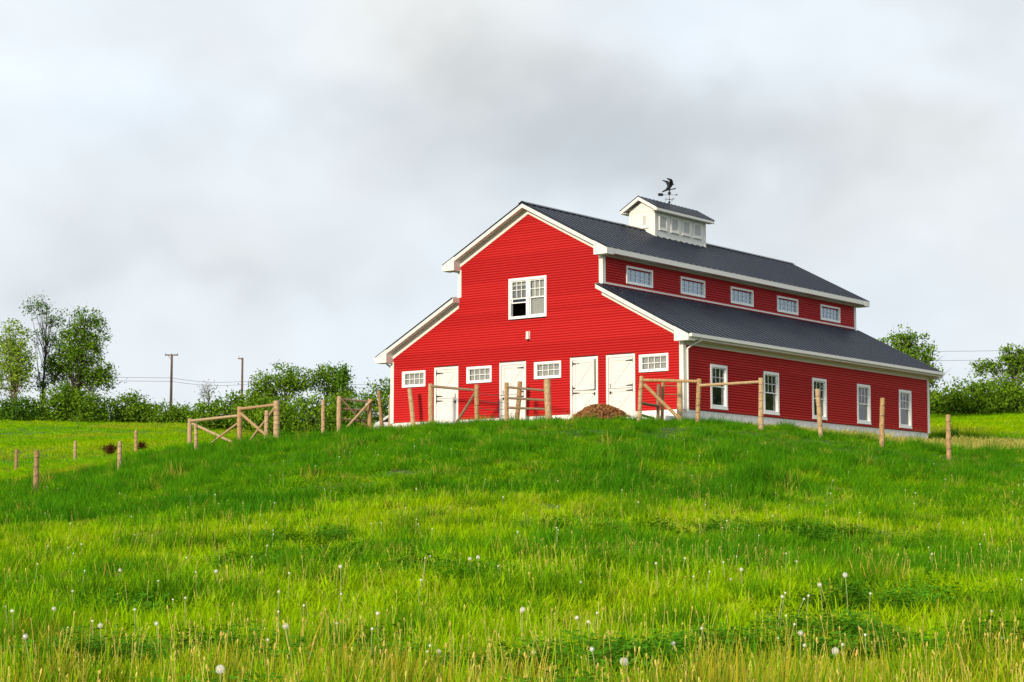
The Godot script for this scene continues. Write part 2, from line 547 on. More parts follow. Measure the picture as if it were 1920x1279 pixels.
# one sliding sash pair; lift raises the lower sash
func hung_pair(win: Node3D, x0: float, y0: float, x1: float, y1: float, cols: int, rows: int, lift: float, blind: bool) -> void:
	var mid := (y0 + y1) * 0.5
	var up := MB.new()
	ring(up, x0, mid - 0.02, x1, y1, 0.042, -0.030, 0.004)
	make("upper_sash", up, M.vinyl, win)
	var g := MB.new()
	grid(g, x0 + 0.042, mid + 0.022, x1 - 0.042, y1 - 0.042, cols, rows, 0.010, -0.006)
	make("glazing_bars", g, M.vinyl, win)
	var p := MB.new()
	p.box(Vector3(x0 + 0.042, mid + 0.022, -0.026), Vector3(x1 - 0.042, y1 - 0.042, -0.020))
	make("pane", p, M.glass, win)
	var lo := MB.new()
	ring(lo, x0, y0 + lift, x1, mid + 0.02 + lift, 0.042, -0.070, -0.036)
	make("lower_sash", lo, M.vinyl, win)
	var q := MB.new()
	q.box(Vector3(x0 + 0.042, y0 + 0.042 + lift, -0.058), Vector3(x1 - 0.042, mid - 0.022 + lift, -0.052))
	make("pane", q, M.glass, win)
	if blind:
		var b := MB.new()
		if lift > 0.0:
			b.box(Vector3(x0, mid - 0.02, -0.13), Vector3(x1, y1, -0.127))
		else:
			b.box(Vector3(x0, y0, -0.13), Vector3(x1, y1, -0.127))
		make("blind", b, M.screen, win)

func hung_window(parent: Node3D, x0: float, y0: float, x1: float, y1: float) -> void:
	var win := node("window", parent)
	var f := MB.new()
	ring(f, x0, y0, x1, y1, 0.11, -0.10, 0.062)
	f.box(Vector3(x0 - 0.02, y0 - 0.03, -0.02), Vector3(x1 + 0.02, y0 - 0.002, 0.075))
	make("frame", f, M.vinyl, win)
	hung_pair(win, x0 + 0.11, y0 + 0.11, x1 - 0.11, y1 - 0.11, 3, 2, 0.0, false)

func twin_window(parent: Node3D, x0: float, y0: float, x1: float, y1: float) -> void:
	var win := node("window", parent)
	win.set_meta("label", "wide white twin window high in the gable with one lower sash open")
	var f := MB.new()
	ring(f, x0, y0, x1, y1, 0.105, -0.10, 0.062)
	var mid := (x0 + x1) * 0.5
	f.box(Vector3(mid - 0.07, y0 + 0.105, -0.10), Vector3(mid + 0.07, y1 - 0.105, 0.056))
	make("frame", f, M.vinyl, win)
	hung_pair(win, x0 + 0.105, y0 + 0.105, mid - 0.07, y1 - 0.105, 3, 2, 0.55, true)
	hung_pair(win, mid + 0.07, y0 + 0.105, x1 - 0.105, y1 - 0.105, 3, 2, 0.0, true)

# a board between two points in a face, w wide, from z0 to z1
func slat(mb: MB, a: Vector2, b: Vector2, w: float, z0: float, z1: float) -> void:
	var d := (b - a).normalized()
	var e := Vector2(-d.y, d.x) * w * 0.5
	mb.prism([a - e, b - e, b + e, a + e], z0, z1)

# a two-leaf stable door with braces; side -1 hangs it on the low-x edge
func stable_door(parent: Node3D, x0: float, x1: float, y0: float, y1: float, side: int, ajar: float) -> void:
	var door := node("stable_door", parent)
	if ajar > 0.0:
		door.set_meta("label", "white stable door with its upper leaf slightly ajar")
	var f := MB.new()
	var fw := 0.10
	f.box(Vector3(x0, y0, -0.10), Vector3(x0 + fw, y1, 0.062))
	f.box(Vector3(x1 - fw, y0, -0.10), Vector3(x1, y1, 0.062))
	f.box(Vector3(x0 + fw, y1 - fw, -0.10), Vector3(x1 - fw, y1, 0.059))
	make("frame", f, M.white, door)
	var a := x0 + fw + 0.008
	var b := x1 - fw - 0.008
	var split := y0 + (y1 - y0) * 0.475
	var hinge_x := a if side < 0 else b
	for leaf in 2:
		var c := y0 + 0.02 if leaf == 0 else split + 0.008
		var d := split - 0.008 if leaf == 0 else y1 - fw - 0.008
		var ox := hinge_x
		var body := MB.new()
		# upright boards with a small gap between them
		var boards := 7
		for i in boards:
			var xa := lerpf(a, b, float(i) / boards) + 0.002
			var xb := lerpf(a, b, float(i + 1) / boards) - 0.002
			body.box(Vector3(xa - ox, c, -0.025), Vector3(xb - ox, d, 0.004))
		body.box(Vector3(a - ox + 0.004, c + 0.004, -0.035), Vector3(b - ox - 0.004, d - 0.004, -0.022))
		var r := 0.125
		body.box(Vector3(a - ox, c, 0.003), Vector3(a - ox + r, d, 0.026))
		body.box(Vector3(b - ox - r, c, 0.003), Vector3(b - ox, d, 0.026))
		body.box(Vector3(a - ox + r + 0.003, d - r, 0.003), Vector3(b - ox - r - 0.003, d, 0.025))
		body.box(Vector3(a - ox + r + 0.003, c, 0.003), Vector3(b - ox - r - 0.003, c + r, 0.025))
		var p0 := Vector2(a - ox + r + 0.05, c + r + 0.045)
		var p1 := Vector2(b - ox - r - 0.05, d - r - 0.045)
		slat(body, p0, p1, 0.11, 0.003, 0.0235)
		var q0 := Vector2(p0.x, p1.y)
		var q1 := Vector2(p1.x, p0.y)
		var m := (q0 + q1) * 0.5
		var dd := (q1 - q0).normalized() * 0.075
		slat(body, q0, m - dd, 0.11, 0.003, 0.0225)
		slat(body, m + dd, q1, 0.11, 0.003, 0.0225)
		# the leaf turns about its hinges
		var o := make("lower_leaf" if leaf == 0 else "upper_leaf", body, M.door, door, Vector3(hinge_x, 0, 0.0))
		if leaf == 1 and ajar > 0.0:
			o.rotation.y = -ajar if side < 0 else ajar
		var at_y := [d - 0.09] if leaf == 0 else [c + 0.09, d - 0.14]
		for hy in at_y:
			var h := MB.new()
			var s := -side
			h.prism([Vector2(hinge_x, hy - 0.035), Vector2(hinge_x + s * 0.10, hy - 0.028), Vector2(hinge_x + s * 0.34, hy - 0.012), Vector2(hinge_x + s * 0.36, hy), Vector2(hinge_x + s * 0.34, hy + 0.012), Vector2(hinge_x + s * 0.10, hy + 0.028), Vector2(hinge_x, hy + 0.035)], 0.03, 0.042)
			h.box(Vector3(hinge_x - 0.05, hy - 0.095, 0.03), Vector3(hinge_x + 0.012, hy + 0.095, 0.058)) if side < 0 else h.box(Vector3(hinge_x - 0.012, hy - 0.095, 0.03), Vector3(hinge_x + 0.05, hy + 0.095, 0.058))
			make("hinge", h, M.iron, door)
	var lx := b - 0.07 if side < 0 else a + 0.07
	var l := MB.new()
	l.box(Vector3(lx - 0.03, split - 0.22, 0.026), Vector3(lx + 0.03, split - 0.10, 0.045))
	l.tube([Vector3(lx - 0.05 * side * -1, split - 0.15, 0.05), Vector3(lx + 0.09 * side, split - 0.16, 0.07)], [0.012, 0.012], 6)
	make("latch", l, M.iron, door)
	var bolt := MB.new()
	bolt.box(Vector3(lx - 0.012, split + 0.03, 0.027), Vector3(lx + 0.012, split + 0.19, 0.042))
	make("bolt", bolt, M.iron, door)

func roof_h(u: float, lower: bool) -> float:
	return H1 + (u + OE) * SLOPE if lower else H3 + (u - AISLE + OE) * SLOPE

# one slope of a roof: ridged metal panels, a deck below them and the boards at its edges. flip mirrors it to the far side
func roof_slope(parent: Node3D, u0: float, u1: float, lower: bool, flip: bool) -> void:
	var U := func(u): return W - u if flip else u
	var n := 24
	var v0 := -OF - 0.03
	var pw := (L + 2.0 * OF + 0.06) / n
	var meshes := []
	for variant in 2:
		var mb := MB.new()
		var ribs := 2
		var line := []
		for r in ribs:
			var c := pw * (r + 0.5) / ribs
			line.append_array([[c - 0.040, 0.0], [c - 0.020, 0.038], [c + 0.020, 0.038], [c + 0.040, 0.0]])
		line.push_front([0.0, 0.0])
		line.append([pw, 0.0])
		var e0 := u0 - 0.03
		for i in line.size() - 1:
			var a: Array = line[i]
			var b: Array = line[i + 1]
			var q := [P(U.call(e0), a[0], roof_h(e0, lower) + a[1]), P(U.call(u1), a[0], roof_h(u1, lower) + a[1]), P(U.call(u1), b[0], roof_h(u1, lower) + b[1]), P(U.call(e0), b[0], roof_h(e0, lower) + b[1])]
			if flip:
				q.reverse()
			mb.quad(q[0], q[1], q[2], q[3])
			# the cut end at the eave
			var under := 0.014
			mb.quad(P(U.call(e0), a[0], roof_h(e0, lower) - under), q[0] if not flip else q[3], q[3] if not flip else q[0], P(U.call(e0), b[0], roof_h(e0, lower) - under))
		meshes.append(mb.mesh(M.roof if variant == 0 else M.roof_b))
	for k in n:
		part("roof_panel", meshes[(k * 7 / 3) % 2], parent, Vector3(0, 0, -(v0 + k * pw)))
	var deck := MB.new()
	var t0 := 0.012
	var t1 := 0.13
	var pts := []
	for t in [t1, t0]:
		for q in [[u0, -OF], [u1, -OF], [u1, L + OF], [u0, L + OF]]:
			pts.append(P(U.call(q[0]), q[1], roof_h(q[0], lower) - t))
	deck.hexa(pts)
	make("roof_deck", deck, M.white, parent)
	# sloping fascia at both ends
	for e in [[-OF - 0.026, -OF], [L + OF, L + OF + 0.026]]:
		var fa := MB.new()
		pts = []
		for t in [0.215, 0.006]:
			for q in [[u0, e[0]], [u1, e[0]], [u1, e[1]], [u0, e[1]]]:
				pts.append(P(U.call(q[0]), q[1], roof_h(q[0], lower) - t))
		fa.hexa(pts)
		make("rake_fascia", fa, M.white, parent)
	# a dark metal edge strip on the fascia
	for e in [[-OF - 0.045, -OF - 0.028], [L + OF + 0.028, L + OF + 0.045]]:
		var ed := MB.new()
		pts = []
		for t in [0.05, -0.012]:
			for q in [[u0 - 0.03, e[0]], [u1, e[0]], [u1, e[1]], [u0 - 0.03, e[1]]]:
				pts.append(P(U.call(q[0]), q[1], roof_h(q[0], lower) - t))
		ed.hexa(pts)
		make("rake_edge_strip", ed, M.roof, parent)
	# level fascia and soffit along the eave
	var h0 := roof_h(u0, lower)
	var inner := 0.0 if lower else AISLE
	var ef := MB.new()
	ef.box(P(maxf(U.call(u0), U.call(u0 - 0.025)), L + OF, h0 - 0.235), P(minf(U.call(u0), U.call(u0 - 0.025)), -OF, h0 - 0.02))
	make("eave_fascia", ef, M.white, parent)
	var so := MB.new()
	so.box(P(maxf(U.call(u0 + 0.002), U.call(inner - 0.03)), L, h0 - 0.225), P(minf(U.call(u0 + 0.002), U.call(inner - 0.03)), 0.0, h0 - 0.20))
	make("soffit", so, M.white, parent)
	# boxed returns at the ends of the eave
	for e in [[-OF - 0.05, 0.0], [L, L + OF + 0.05]]:
		var rt := MB.new()
		var e1 := inner + 0.08
		pts = []
		for q in [[u0 - 0.03, h0 - 0.285], [e1, h0 - 0.285]]:
			pts.append_array([P(U.call(q[0]), e[0], q[1]), P(U.call(q[0]), e[1], q[1])])
		pts = [pts[0], pts[2], pts[3], pts[1]]
		for q in [[u0 - 0.03, e[0]], [e1, e[0]], [e1, e[1]], [u0 - 0.03, e[1]]]:
			pts.append(P(U.call(q[0]), q[1], roof_h(q[0], lower) - 0.035))
		rt.hexa(pts)
		make("eave_return", rt, M.white, parent)
	# trim board on the front wall under the sloping soffit
	var fr := MB.new()
	for e in [[-0.058, 0.0]]:
		pts = []
		for t in [0.43, 0.134]:
			for q in [[inner, e[0]], [u1, e[0]], [u1, e[1]], [inner, e[1]]]:
				pts.append(P(U.call(q[0]), q[1], roof_h(q[0], lower) - t))
		fr.hexa(pts)
	make("rake_trim", fr, M.white, parent)
	# trim board on the long wall under the eave
	var fz := MB.new()
	var top := h0 - 0.225
	fz.box(P(maxf(U.call(inner), U.call(inner - 0.056)), L, top - (0.16 if lower else 0.06)), P(minf(U.call(inner), U.call(inner - 0.056)), 0.0, top))
	make("frieze", fz, M.white, parent)

func corner_boards(parent: Node3D, u: float, s: float, y0: float, y1: float) -> void:
	# s is the way out along u from the wall; a board on each face
	for v in [0.0, L]:
		var out_v := -0.056 if v == 0.0 else 0.056
		var in_v := 0.15 if v == 0.0 else -0.15
		var cb := MB.new()
		cb.box(P(maxf(u + s * 0.056, u - s * 0.13), maxf(v + out_v, v), y0), P(minf(u + s * 0.056, u - s * 0.13), minf(v + out_v, v), y1))
		cb.box(P(maxf(u + s * 0.056, u), maxf(v, v + in_v), y0), P(minf(u + s * 0.056, u), minf(v, v + in_v), y1 - 0.002))
		make("corner_board", cb, M.white, parent)

func build_barn() -> void:
	var b := thing("barn", "large red clapboard barn with stepped dark metal roof and white trim", "barn", BARN_AT, BARN_TURN)
	var y_base := 0.0
	# front wall
	var front := node("front_wall", b)
	var windows := [[-14.24, -12.93], [-10.669, -9.338], [-7.127, -5.771], [-1.991, -0.63]]
	var doors := [[-12.431, -11.119, -1, 0.0], [-8.918, -7.548, 1, 0.0], [-5.312, -3.955, -1, 0.12], [-3.555, -2.182, 1, 0.0]]
	var holes := []
	for w in windows:
		holes.append([w[0] + 0.04, 1.535, w[1] - 0.04, 2.143])
	for d in doors:
		holes.append([d[0] + 0.04, -1.0, d[1] - 0.04, 2.215])
	holes.append([-8.443 + 0.04, 4.067, -6.497 - 0.04, 5.666])
	clad(front, y_base, H4 - 0.12, func(y): return Vector2(-W + inset(y), -inset(y)), holes, false)
	for w in windows:
		fixed_window(b, w[0], 1.495, w[1], 2.183, 4, 2, M.glass, true)
	twin_window(b, -8.443, 4.027, -6.497, 5.706)
	for d in doors:
		stable_door(b, d[0], d[1], -0.27, 2.255, d[2], d[3])
	# wall lamp
	var lamp := node("wall_lamp", b)
	var lm := MB.new()
	lm.box(Vector3(-7.48, 3.14, 0.02), Vector3(-7.33, 3.47, 0.085))
	lm.prism([Vector2(-7.475, 3.15), Vector2(-7.335, 3.15), Vector2(-7.35, 3.46), Vector2(-7.46, 3.46)], 0.084, 0.16)
	make("housing", lm, M.white, lamp)
	var lb := MB.new()
	lb.box(Vector3(-7.46, 3.105, 0.06), Vector3(-7.35, 3.139, 0.14))
	make("lens", lb, M.iron, lamp)
	# long wall
	var side_xf := Transform3D(Basis(Vector3(0, 0, -1), Vector3.UP, Vector3(1, 0, 0)), Vector3.ZERO)
	var side := node("side_wall", b, side_xf)
	var sw := [1.905, 5.96, 10.02, 14.06, 18.13]
	holes = []
	for x in sw:
		holes.append([x + 0.04, 0.18, x + 1.245 - 0.04, 1.824])
	clad(side, y_base, H1 - 0.24, func(_y): return Vector2(0.0, L), holes, false)
	for x in sw:
		side_window(b, side_xf, x)
	# upper wall
	var up_xf := Transform3D(Basis(Vector3(0, 0, -1), Vector3.UP, Vector3(1, 0, 0)), Vector3(-AISLE, 0, 0))
	var upper := node("upper_wall", b, up_xf)
	var cw := [1.613, 5.64, 9.665, 13.69, 17.74]
	holes = []
	for x in cw:
		holes.append([x + 0.04, 5.355, x + 1.92 - 0.04, 6.009])
	clad(upper, H2 - 0.04, H3 - 0.235, func(_y): return Vector2(0.0, L), holes, false)
	for x in cw:
		var h := node("window_holder", b, up_xf)
		fixed_window(h, x, 5.315, x + 1.92, 6.049, 5, 3, M.glass_high, false)
		lift_out(h, b)
	var bt := MB.new()
	bt.box(P(AISLE, L, H2 + 0.03), P(AISLE - 0.054, 0.0, H2 + 0.095))
	make("base_trim", bt, M.white, b)
	# the walls turned away from the road
	var lx := Transform3D(Basis(Vector3(0, 0, 1), Vector3.UP, Vector3(-1, 0, 0)), Vector3(-W, 0, 0))
	var left := node("left_wall", b, lx)
	clad(left, y_base, H1 - 0.24, func(_y): return Vector2(-L, 0.0), [], true)
	var lx2 := Transform3D(lx.basis, Vector3(-W + AISLE, 0, 0))
	var left2 := node("left_upper_wall", b, lx2)
	holes = []
	for x in cw:
		holes.append([-x - 1.88, 5.355, -x - 0.04, 6.009])
	clad(left2, H2 - 0.04, H3 - 0.235, func(_y): return Vector2(-L, 0.0), holes, true)
	for x in cw:
		var h := node("window_holder", b, lx2)
		fixed_window(h, -x - 1.92, 5.315, -x, 6.049, 5, 3, M.glass_high, false)
		lift_out(h, b)
	var rear := node("rear_wall", b, Transform3D(Basis(Vector3(-1, 0, 0), Vector3.UP, Vector3(0, 0, -1)), Vector3(0, 0, -L)))
	clad(rear, y_base, H4 - 0.12, func(y): return Vector2(inset(y), W - inset(y)), [], true)
	# foundation, floor and loft
	var fo := MB.new()
	fo.box(P(W - 0.02, L - 0.02, -0.9), P(0.02, 0.02, -0.005))
	make("foundation", fo, M.concrete, b)
	var loft := MB.new()
	loft.box(P(W - AISLE - 0.16, L - 0.2, 2.75), P(AISLE + 0.16, 0.2, 2.95))
	make("loft_floor", loft, M.inner, b)
	for x in [AISLE + 0.02, W - AISLE - 0.14]:
		var pt := MB.new()
		pt.box(P(x + 0.12, L - 0.2, -0.005), P(x, 0.2, 2.745))
		make("inner_wall", pt, M.inner, b)
	# roofs
	roof_slope(b, -OE, AISLE - 0.002, true, false)
	roof_slope(b, -OE, AISLE - 0.002, true, true)
	roof_slope(b, AISLE - OE, W * 0.5, false, false)
	roof_slope(b, AISLE - OE, W * 0.5, false, true)
	var cap := MB.new()
	for s in [-1.0, 1.0]:
		var pts := []
		for t in [0.054, 0.066]:
			for q in [[0.0, -OF - 0.04], [0.2, -OF - 0.04], [0.2, L + OF + 0.04], [0.0, L + OF + 0.04]]:
				pts.append(P(W * 0.5 + s * q[0], q[1], H4 - q[0] * SLOPE + t))
		cap.hexa(pts)
	make("ridge_cap", cap, M.roof, b)
	# the short ends of the lower roofs that reach past the upper wall at the front
	for flip in [false, true]:
		var en := MB.new()
		var ua := W - AISLE if flip else AISLE
		var s := 1.0 if flip else -1.0
		en.box(P(maxf(ua, ua - s * 0.02), 0.0, H2 - 0.22), P(minf(ua, ua - s * 0.02), -OF - 0.03, H2 + 0.01))
		make("rake_end", en, M.white, b)
	corner_boards(b, 0.0, -1.0, -0.02, H1 - 0.24)
	corner_boards(b, W, 1.0, -0.02, H1 - 0.24)
	corner_boards(b, AISLE, -1.0, H2 + 0.02, H3 - 0.24)
	corner_boards(b, W - AISLE, 1.0, H2 + 0.02, H3 - 0.24)
	# gutters and downpipes
	for flip in [false, true]:
		var s := 1.0 if flip else -1.0
		var u := W + OE + 0.03 if flip else -OE - 0.03
		var gu := MB.new()
		gu.box(P(maxf(u, u + s * 0.012), L + OF, H1 - 0.15), P(minf(u, u + s * 0.012), -OF + 0.02, H1 - 0.03))
		gu.box(P(maxf(u + s * 0.012, u + s * 0.11), L + OF, H1 - 0.15), P(minf(u + s * 0.012, u + s * 0.11), -OF + 0.02, H1 - 0.138))
		gu.box(P(maxf(u + s * 0.11, u + s * 0.122), L + OF, H1 - 0.15), P(minf(u + s * 0.11, u + s * 0.122), -OF + 0.02, H1 - 0.022))
		for e in [-OF + 0.02, L + OF - 0.012]:
			gu.box(P(maxf(u + s * 0.013, u + s * 0.109), e + 0.012, H1 - 0.137), P(minf(u + s * 0.013, u + s * 0.109), e, H1 - 0.03))
		make("gutter", gu, M.white, b)
		var wall_u := W if flip else 0.0
		var dp := MB.new()
		var px := wall_u + s * 0.10
		dp.tube([P(u + s * 0.06, 0.32, H1 - 0.14), P(u + s * 0.06, 0.32, H1 - 0.24), P(px + s * 0.12, 0.20, H1 - 0.45), P(px, 0.17, H1 - 0.54), P(px, 0.17, -0.1)], [0.042, 0.042, 0.042, 0.042, 0.042], 10)
		make("downpipe", dp, M.white, b)
	build_cupola(b)
	# concrete apron before the doors
	var ap := MB.new()
	ap.box(P(W - 0.3, -0.01, -0.62), P(0.1, -1.1, -0.30))
	var apron := make("apron", ap, M.concrete, b)
	apron.set_meta("label", "pale concrete strip along the stable doors")

# windows are parts of the barn itself: move them out of the frame they were built in
func lift_out(holder: Node3D, b: Node3D) -> void:
	for w in holder.get_children():
		holder.remove_child(w)
		w.name = "window"
		w.transform = holder.transform * w.transform
		b.add_child(w, true)
	holder.get_parent().remove_child(holder)
	holder.free()

func side_window(b: Node3D, xf: Transform3D, x: float) -> void:
	var h := node("window_holder", b, xf)
	hung_window(h, x, 0.14, x + 1.245, 1.864)
	lift_out(h, b)

func build_cupola(b: Node3D) -> void:
	var cu := 0.676
	var v1 := 8.317
	var v2 := 12.514
	var he := 9.673
	var hp := 10.233
	var oc := 0.288
	var mid := W * 0.5
	var c := node("cupola", b)
	var wall := MB.new()
	# sides down into the roof, and gable ends
	wall.box(P(mid + cu, v2, H4 - cu * SLOPE - 0.25), P(mid - cu, v1, he))
	var gable_h := he + cu * (hp - he) / (cu + oc) - 0.05
	for e in [v1, v2 - 0.04]:
		wall.hexa([P(mid - cu, e, he), P(mid + cu, e, he), P(mid + cu, e + 0.04, he), P(mid - cu, e + 0.04, he), P(mid - 0.005, e, gable_h + 0.02), P(mid + 0.005, e, gable_h + 0.02), P(mid + 0.005, e + 0.04, gable_h + 0.02), P(mid - 0.005, e + 0.04, gable_h + 0.02)])
	make("cupola_wall", wall, M.white, c)
	var k := (hp - he) / (cu + oc)
	for s in [-1.0, 1.0]:
		var rf := MB.new()
		var lo := MB.new()
		var fs := MB.new()
		for spec in [[rf, 0.0, 0.03, v1 - oc - 0.03, v2 + oc + 0.03, 0.03], [lo, 0.032, 0.085, v1 - oc, v2 + oc, 0.0]]:
			var pts := []
			for t in [spec[2], spec[1]]:
				for q in [[0.0, spec[3]], [cu + oc + spec[5], spec[3]], [cu + oc + spec[5], spec[4]], [0.0, spec[4]]]:
					pts.append(P(mid + s * q[0], q[1], hp - q[0] * k - t))
			spec[0].hexa(pts)
		for i in 17:
			var vv := lerpf(v1 - oc, v2 + oc, i / 16.0)
			var pts := []
			for t in [-0.02, -0.002]:
				for q in [[0.0, vv - 0.02], [cu + oc + 0.03, vv - 0.02], [cu + oc + 0.03, vv + 0.02], [0.0, vv + 0.02]]:
					pts.append(P(mid + s * q[0], q[1], hp - q[0] * k - t))
			rf.hexa(pts)
		make("cupola_roof", rf, M.roof, c)
		make("cupola_soffit", lo, M.white, c)
		for e in [[v1 - oc - 0.025, v1 - oc], [v2 + oc, v2 + oc + 0.025]]:
			var pts := []
			for t in [0.19, 0.034]:
				for q in [[0.0, e[0]], [cu + oc, e[0]], [cu + oc, e[1]], [0.0, e[1]]]:
					pts.append(P(mid + s * q[0], q[1], hp - q[0] * k - t))
			fs.hexa(pts)
		var uu: float = mid + s * (cu + oc)
		fs.box(P(maxf(uu, uu + s * 0.02), v2 + oc, he - 0.17), P(minf(uu, uu + s * 0.02), v1 - oc, he - 0.036))
		make("cupola_fascia", fs, M.white, c)
		var un := MB.new()
		un.box(P(maxf(mid + s * cu, uu), v2 + oc, he - 0.165), P(minf(mid + s * cu, uu), v1 - oc, he - 0.14))
		make("cupola_soffit", un, M.white, c)
		# four louvred openings on each long side
		for i in 4:
			var va := v1 + 0.32 + i * 0.945
			louver(c, Transform3D(Basis(Vector3(0, 0, -1), Vector3.UP, Vector3(1, 0, 0)), P(mid - cu, va, he - 0.92)) if s < 0 else Transform3D(Basis(Vector3(0, 0, 1), Vector3.UP, Vector3(-1, 0, 0)), P(mid + cu, va + 0.66, he - 0.92)), 0.66, 0.68)
	# corner boards and a band under the gable
	for s in [-1.0, 1.0]:
		for e in [[v1 - 0.022, v1 + 0.10], [v2 - 0.10, v2 + 0.022]]:
			var tr := MB.new()
			tr.box(P(maxf(mid + s * (cu + 0.02), mid + s * (cu - 0.10)), e[1], H4 - cu * SLOPE - 0.2), P(minf(mid + s * (cu + 0.02), mid + s * (cu - 0.10)), e[0], he - 0.166))
			make("corner_board", tr, M.white, c)
	var bd := MB.new()
	bd.box(P(mid + cu - 0.1, v1, he - 0.14), P(mid - cu + 0.1, v1 - 0.018, he - 0.02))
	make("gable_band", bd, M.white, c)
	louver(c, Transform3D(Basis(), P(mid + 0.02, v1, he - 0.84)), 0.34, 0.6)

func louver(c: Node3D, xf: Transform3D, w: float, h: float) -> void:
	var f := MB.new()
	ring(f, 0.0, 0.0, w, h, 0.09, -0.01, 0.035)
	f.box(Vector3(-0.03, -0.045, -0.01), Vector3(w + 0.03, -0.001, 0.07))
	var fr := make("louver_frame", f, M.white, c)
	fr.transform = xf
	var s := MB.new()
	var n := 8
	for i in n:
		var y := lerpf(0.09, h - 0.09, float(i) / n)
		var dy := (h - 0.18) / n
		s.hexa([Vector3(0.09, y, 0.020), Vector3(w - 0.09, y, 0.020), Vector3(w - 0.09, y + 0.008, 0.024), Vector3(0.09, y + 0.008, 0.024), Vector3(0.09, y + dy, 0.002), Vector3(w - 0.09, y + dy, 0.002), Vector3(w - 0.09, y + dy + 0.006, 0.006), Vector3(0.09, y + dy + 0.006, 0.006)])
	var sl := make("louver_slats", s, M.louver, c)
	sl.transform = xf

func build_weathervane() -> void:
	var top := BARN_AT + Basis(Vector3.UP, BARN_TURN) * P(W * 0.5, 10.55, 10.233)
	var v := thing("weathervane", "black eagle weathervane on the ridge of the white cupola", "weathervane", top)
	var rod := MB.new()
	rod.tube([Vector3(0, -0.05, 0), Vector3(0, 0.62, 0)], [0.014, 0.012], 8)
	make("rod", rod, M.iron, v)
	for b in [[0.07, 0.055], [0.20, 0.035], [0.49, 0.075]]:
		var ball := SphereMesh.new()
		ball.radius = b[1]
		ball.height = b[1] * 2.0
		ball.radial_segments = 14
		ball.rings = 8
		ball.material = M.iron
		part("ball", ball, v, Vector3(0, b[0], 0))
	# arrow, turned a little from the view
	var arrow := MB.new()
	arrow.tube([Vector3(-0.32, -0.01, 0), Vector3(0.36, 0.035, 0)], [0.009, 0.009], 6)
	arrow.prism([Vector2(0.33, -0.01), Vector2(0.43, 0.04), Vector2(0.34, 0.08)], -0.01, 0.01)
	arrow.prism([Vector2(-0.56, -0.075), Vector2(-0.34, -0.07), Vector2(-0.29, 0.0), Vector2(-0.36, 0.07), Vector2(-0.56, 0.05), Vector2(-0.52, -0.01)], -0.011, 0.011)
	var ar := make("arrow", arrow, M.iron, v, Vector3(0, 0.40, 0))
	ar.rotation.y = 0.35
	# compass arms with letters
	var arms := MB.new()
	for a in 4:
		var d := Vector3(cos(a * PI / 2 + 0.7), 0, sin(a * PI / 2 + 0.7))
		arms.tube([Vector3.ZERO, d * 0.2], [0.007, 0.007], 6)
	make("compass_arms", arms, M.iron, v, Vector3(0, 0.20, 0))
	var font := SystemFont.new()
	font.font_names = PackedStringArray(["Droid Sans"])
	for a in 4:
		var t := TextMesh.new()
		t.text = ["N", "E", "S", "W"][a]
		t.font = font
		t.font_size = 32
		t.pixel_size = 0.0035
		t.depth = 0.015
		t.material = M.iron
		var ang := a * PI / 2 + 0.7
		part("letter", t, v, Vector3(cos(ang) * 0.23, 0.21, sin(ang) * 0.23))
	# eagle: body with head and tail, two lifted wings, feet on a perch
	var e := node("eagle", v, Transform3D(Basis(Vector3.UP, 0.35), Vector3(0, 0.60, 0)))
	var body := MB.new()
	body.tube([Vector3(-0.20, 0.0, 0), Vector3(-0.12, 0.07, 0), Vector3(-0.03, 0.15, 0), Vector3(0.06, 0.25, 0), Vector3(0.13, 0.31, 0), Vector3(0.19, 0.32, 0), Vector3(0.235, 0.295, 0)], [0.02, 0.055, 0.085, 0.085, 0.055, 0.045, 0.008], 10)
	make("body", body, M.iron, e)
	var tail := MB.new()
	tail.prism([Vector2(-0.13, 0.09), Vector2(-0.34, -0.03), Vector2(-0.32, -0.09), Vector2(-0.09, 0.03)], -0.05, 0.05)
	make("tail", tail, M.iron, e)
	for s in [-1.0, 1.0]:
		var wing := MB.new()
		var line := [Vector3(0.11, 0.22, 0.04 * s), Vector3(0.13, 0.40, 0.14 * s), Vector3(0.02, 0.50, 0.22 * s), Vector3(-0.22, 0.53, 0.26 * s)]
		var trail := [Vector3(-0.07, 0.13, 0.04 * s), Vector3(-0.05, 0.28, 0.13 * s), Vector3(-0.08, 0.42, 0.21 * s), Vector3(-0.25, 0.515, 0.26 * s)]
		for i in 3:
			var o := Vector3(0, 0, 0.012)
			wing.hexa([line[i] - o, line[i + 1] - o, trail[i + 1] - o, trail[i] - o, line[i] + o, line[i + 1] + o, trail[i + 1] + o, trail[i] + o])
		make("wing", wing, M.iron, e)
	var perch := MB.new()
	perch.tube([Vector3(-0.28, -0.04, 0.03), Vector3(-0.05, 0.03, 0.03), Vector3(0.30, 0.12, 0.03)], [0.028, 0.018, 0.03], 7)
	perch.tube([Vector3(0.0, -0.04, 0), Vector3(0.02, 0.12, 0)], [0.03, 0.035], 7)
	make("perch", perch, M.iron, e)

# ------------------------------------------------------------------ fences
func pole_mesh(a: Vector3, b: Vector3, r0: float, r1: float, sd: int, m: Material) -> ArrayMesh:
	var r := RandomNumberGenerator.new()
	r.seed = sd
	var mb := MB.new()
	var path := []
	var rad := []
	var n := 7
	for i in n:
		var t := float(i) / (n - 1)
		var p := a.lerp(b, t)
		if i > 0 and i < n - 1:
			p += Vector3(r.randf_range(-1, 1), 0, r.randf_range(-1, 1)) * 0.008
		path.append(p)
		rad.append(lerpf(r0, r1, t) * r.randf_range(0.94, 1.06))
	# a slightly rounded top
	path.append(b + (b - a).normalized() * 0.012)
	rad.append(r1 * 0.8)
	mb.tube(path, rad, 11)
	return mb.mesh(m)

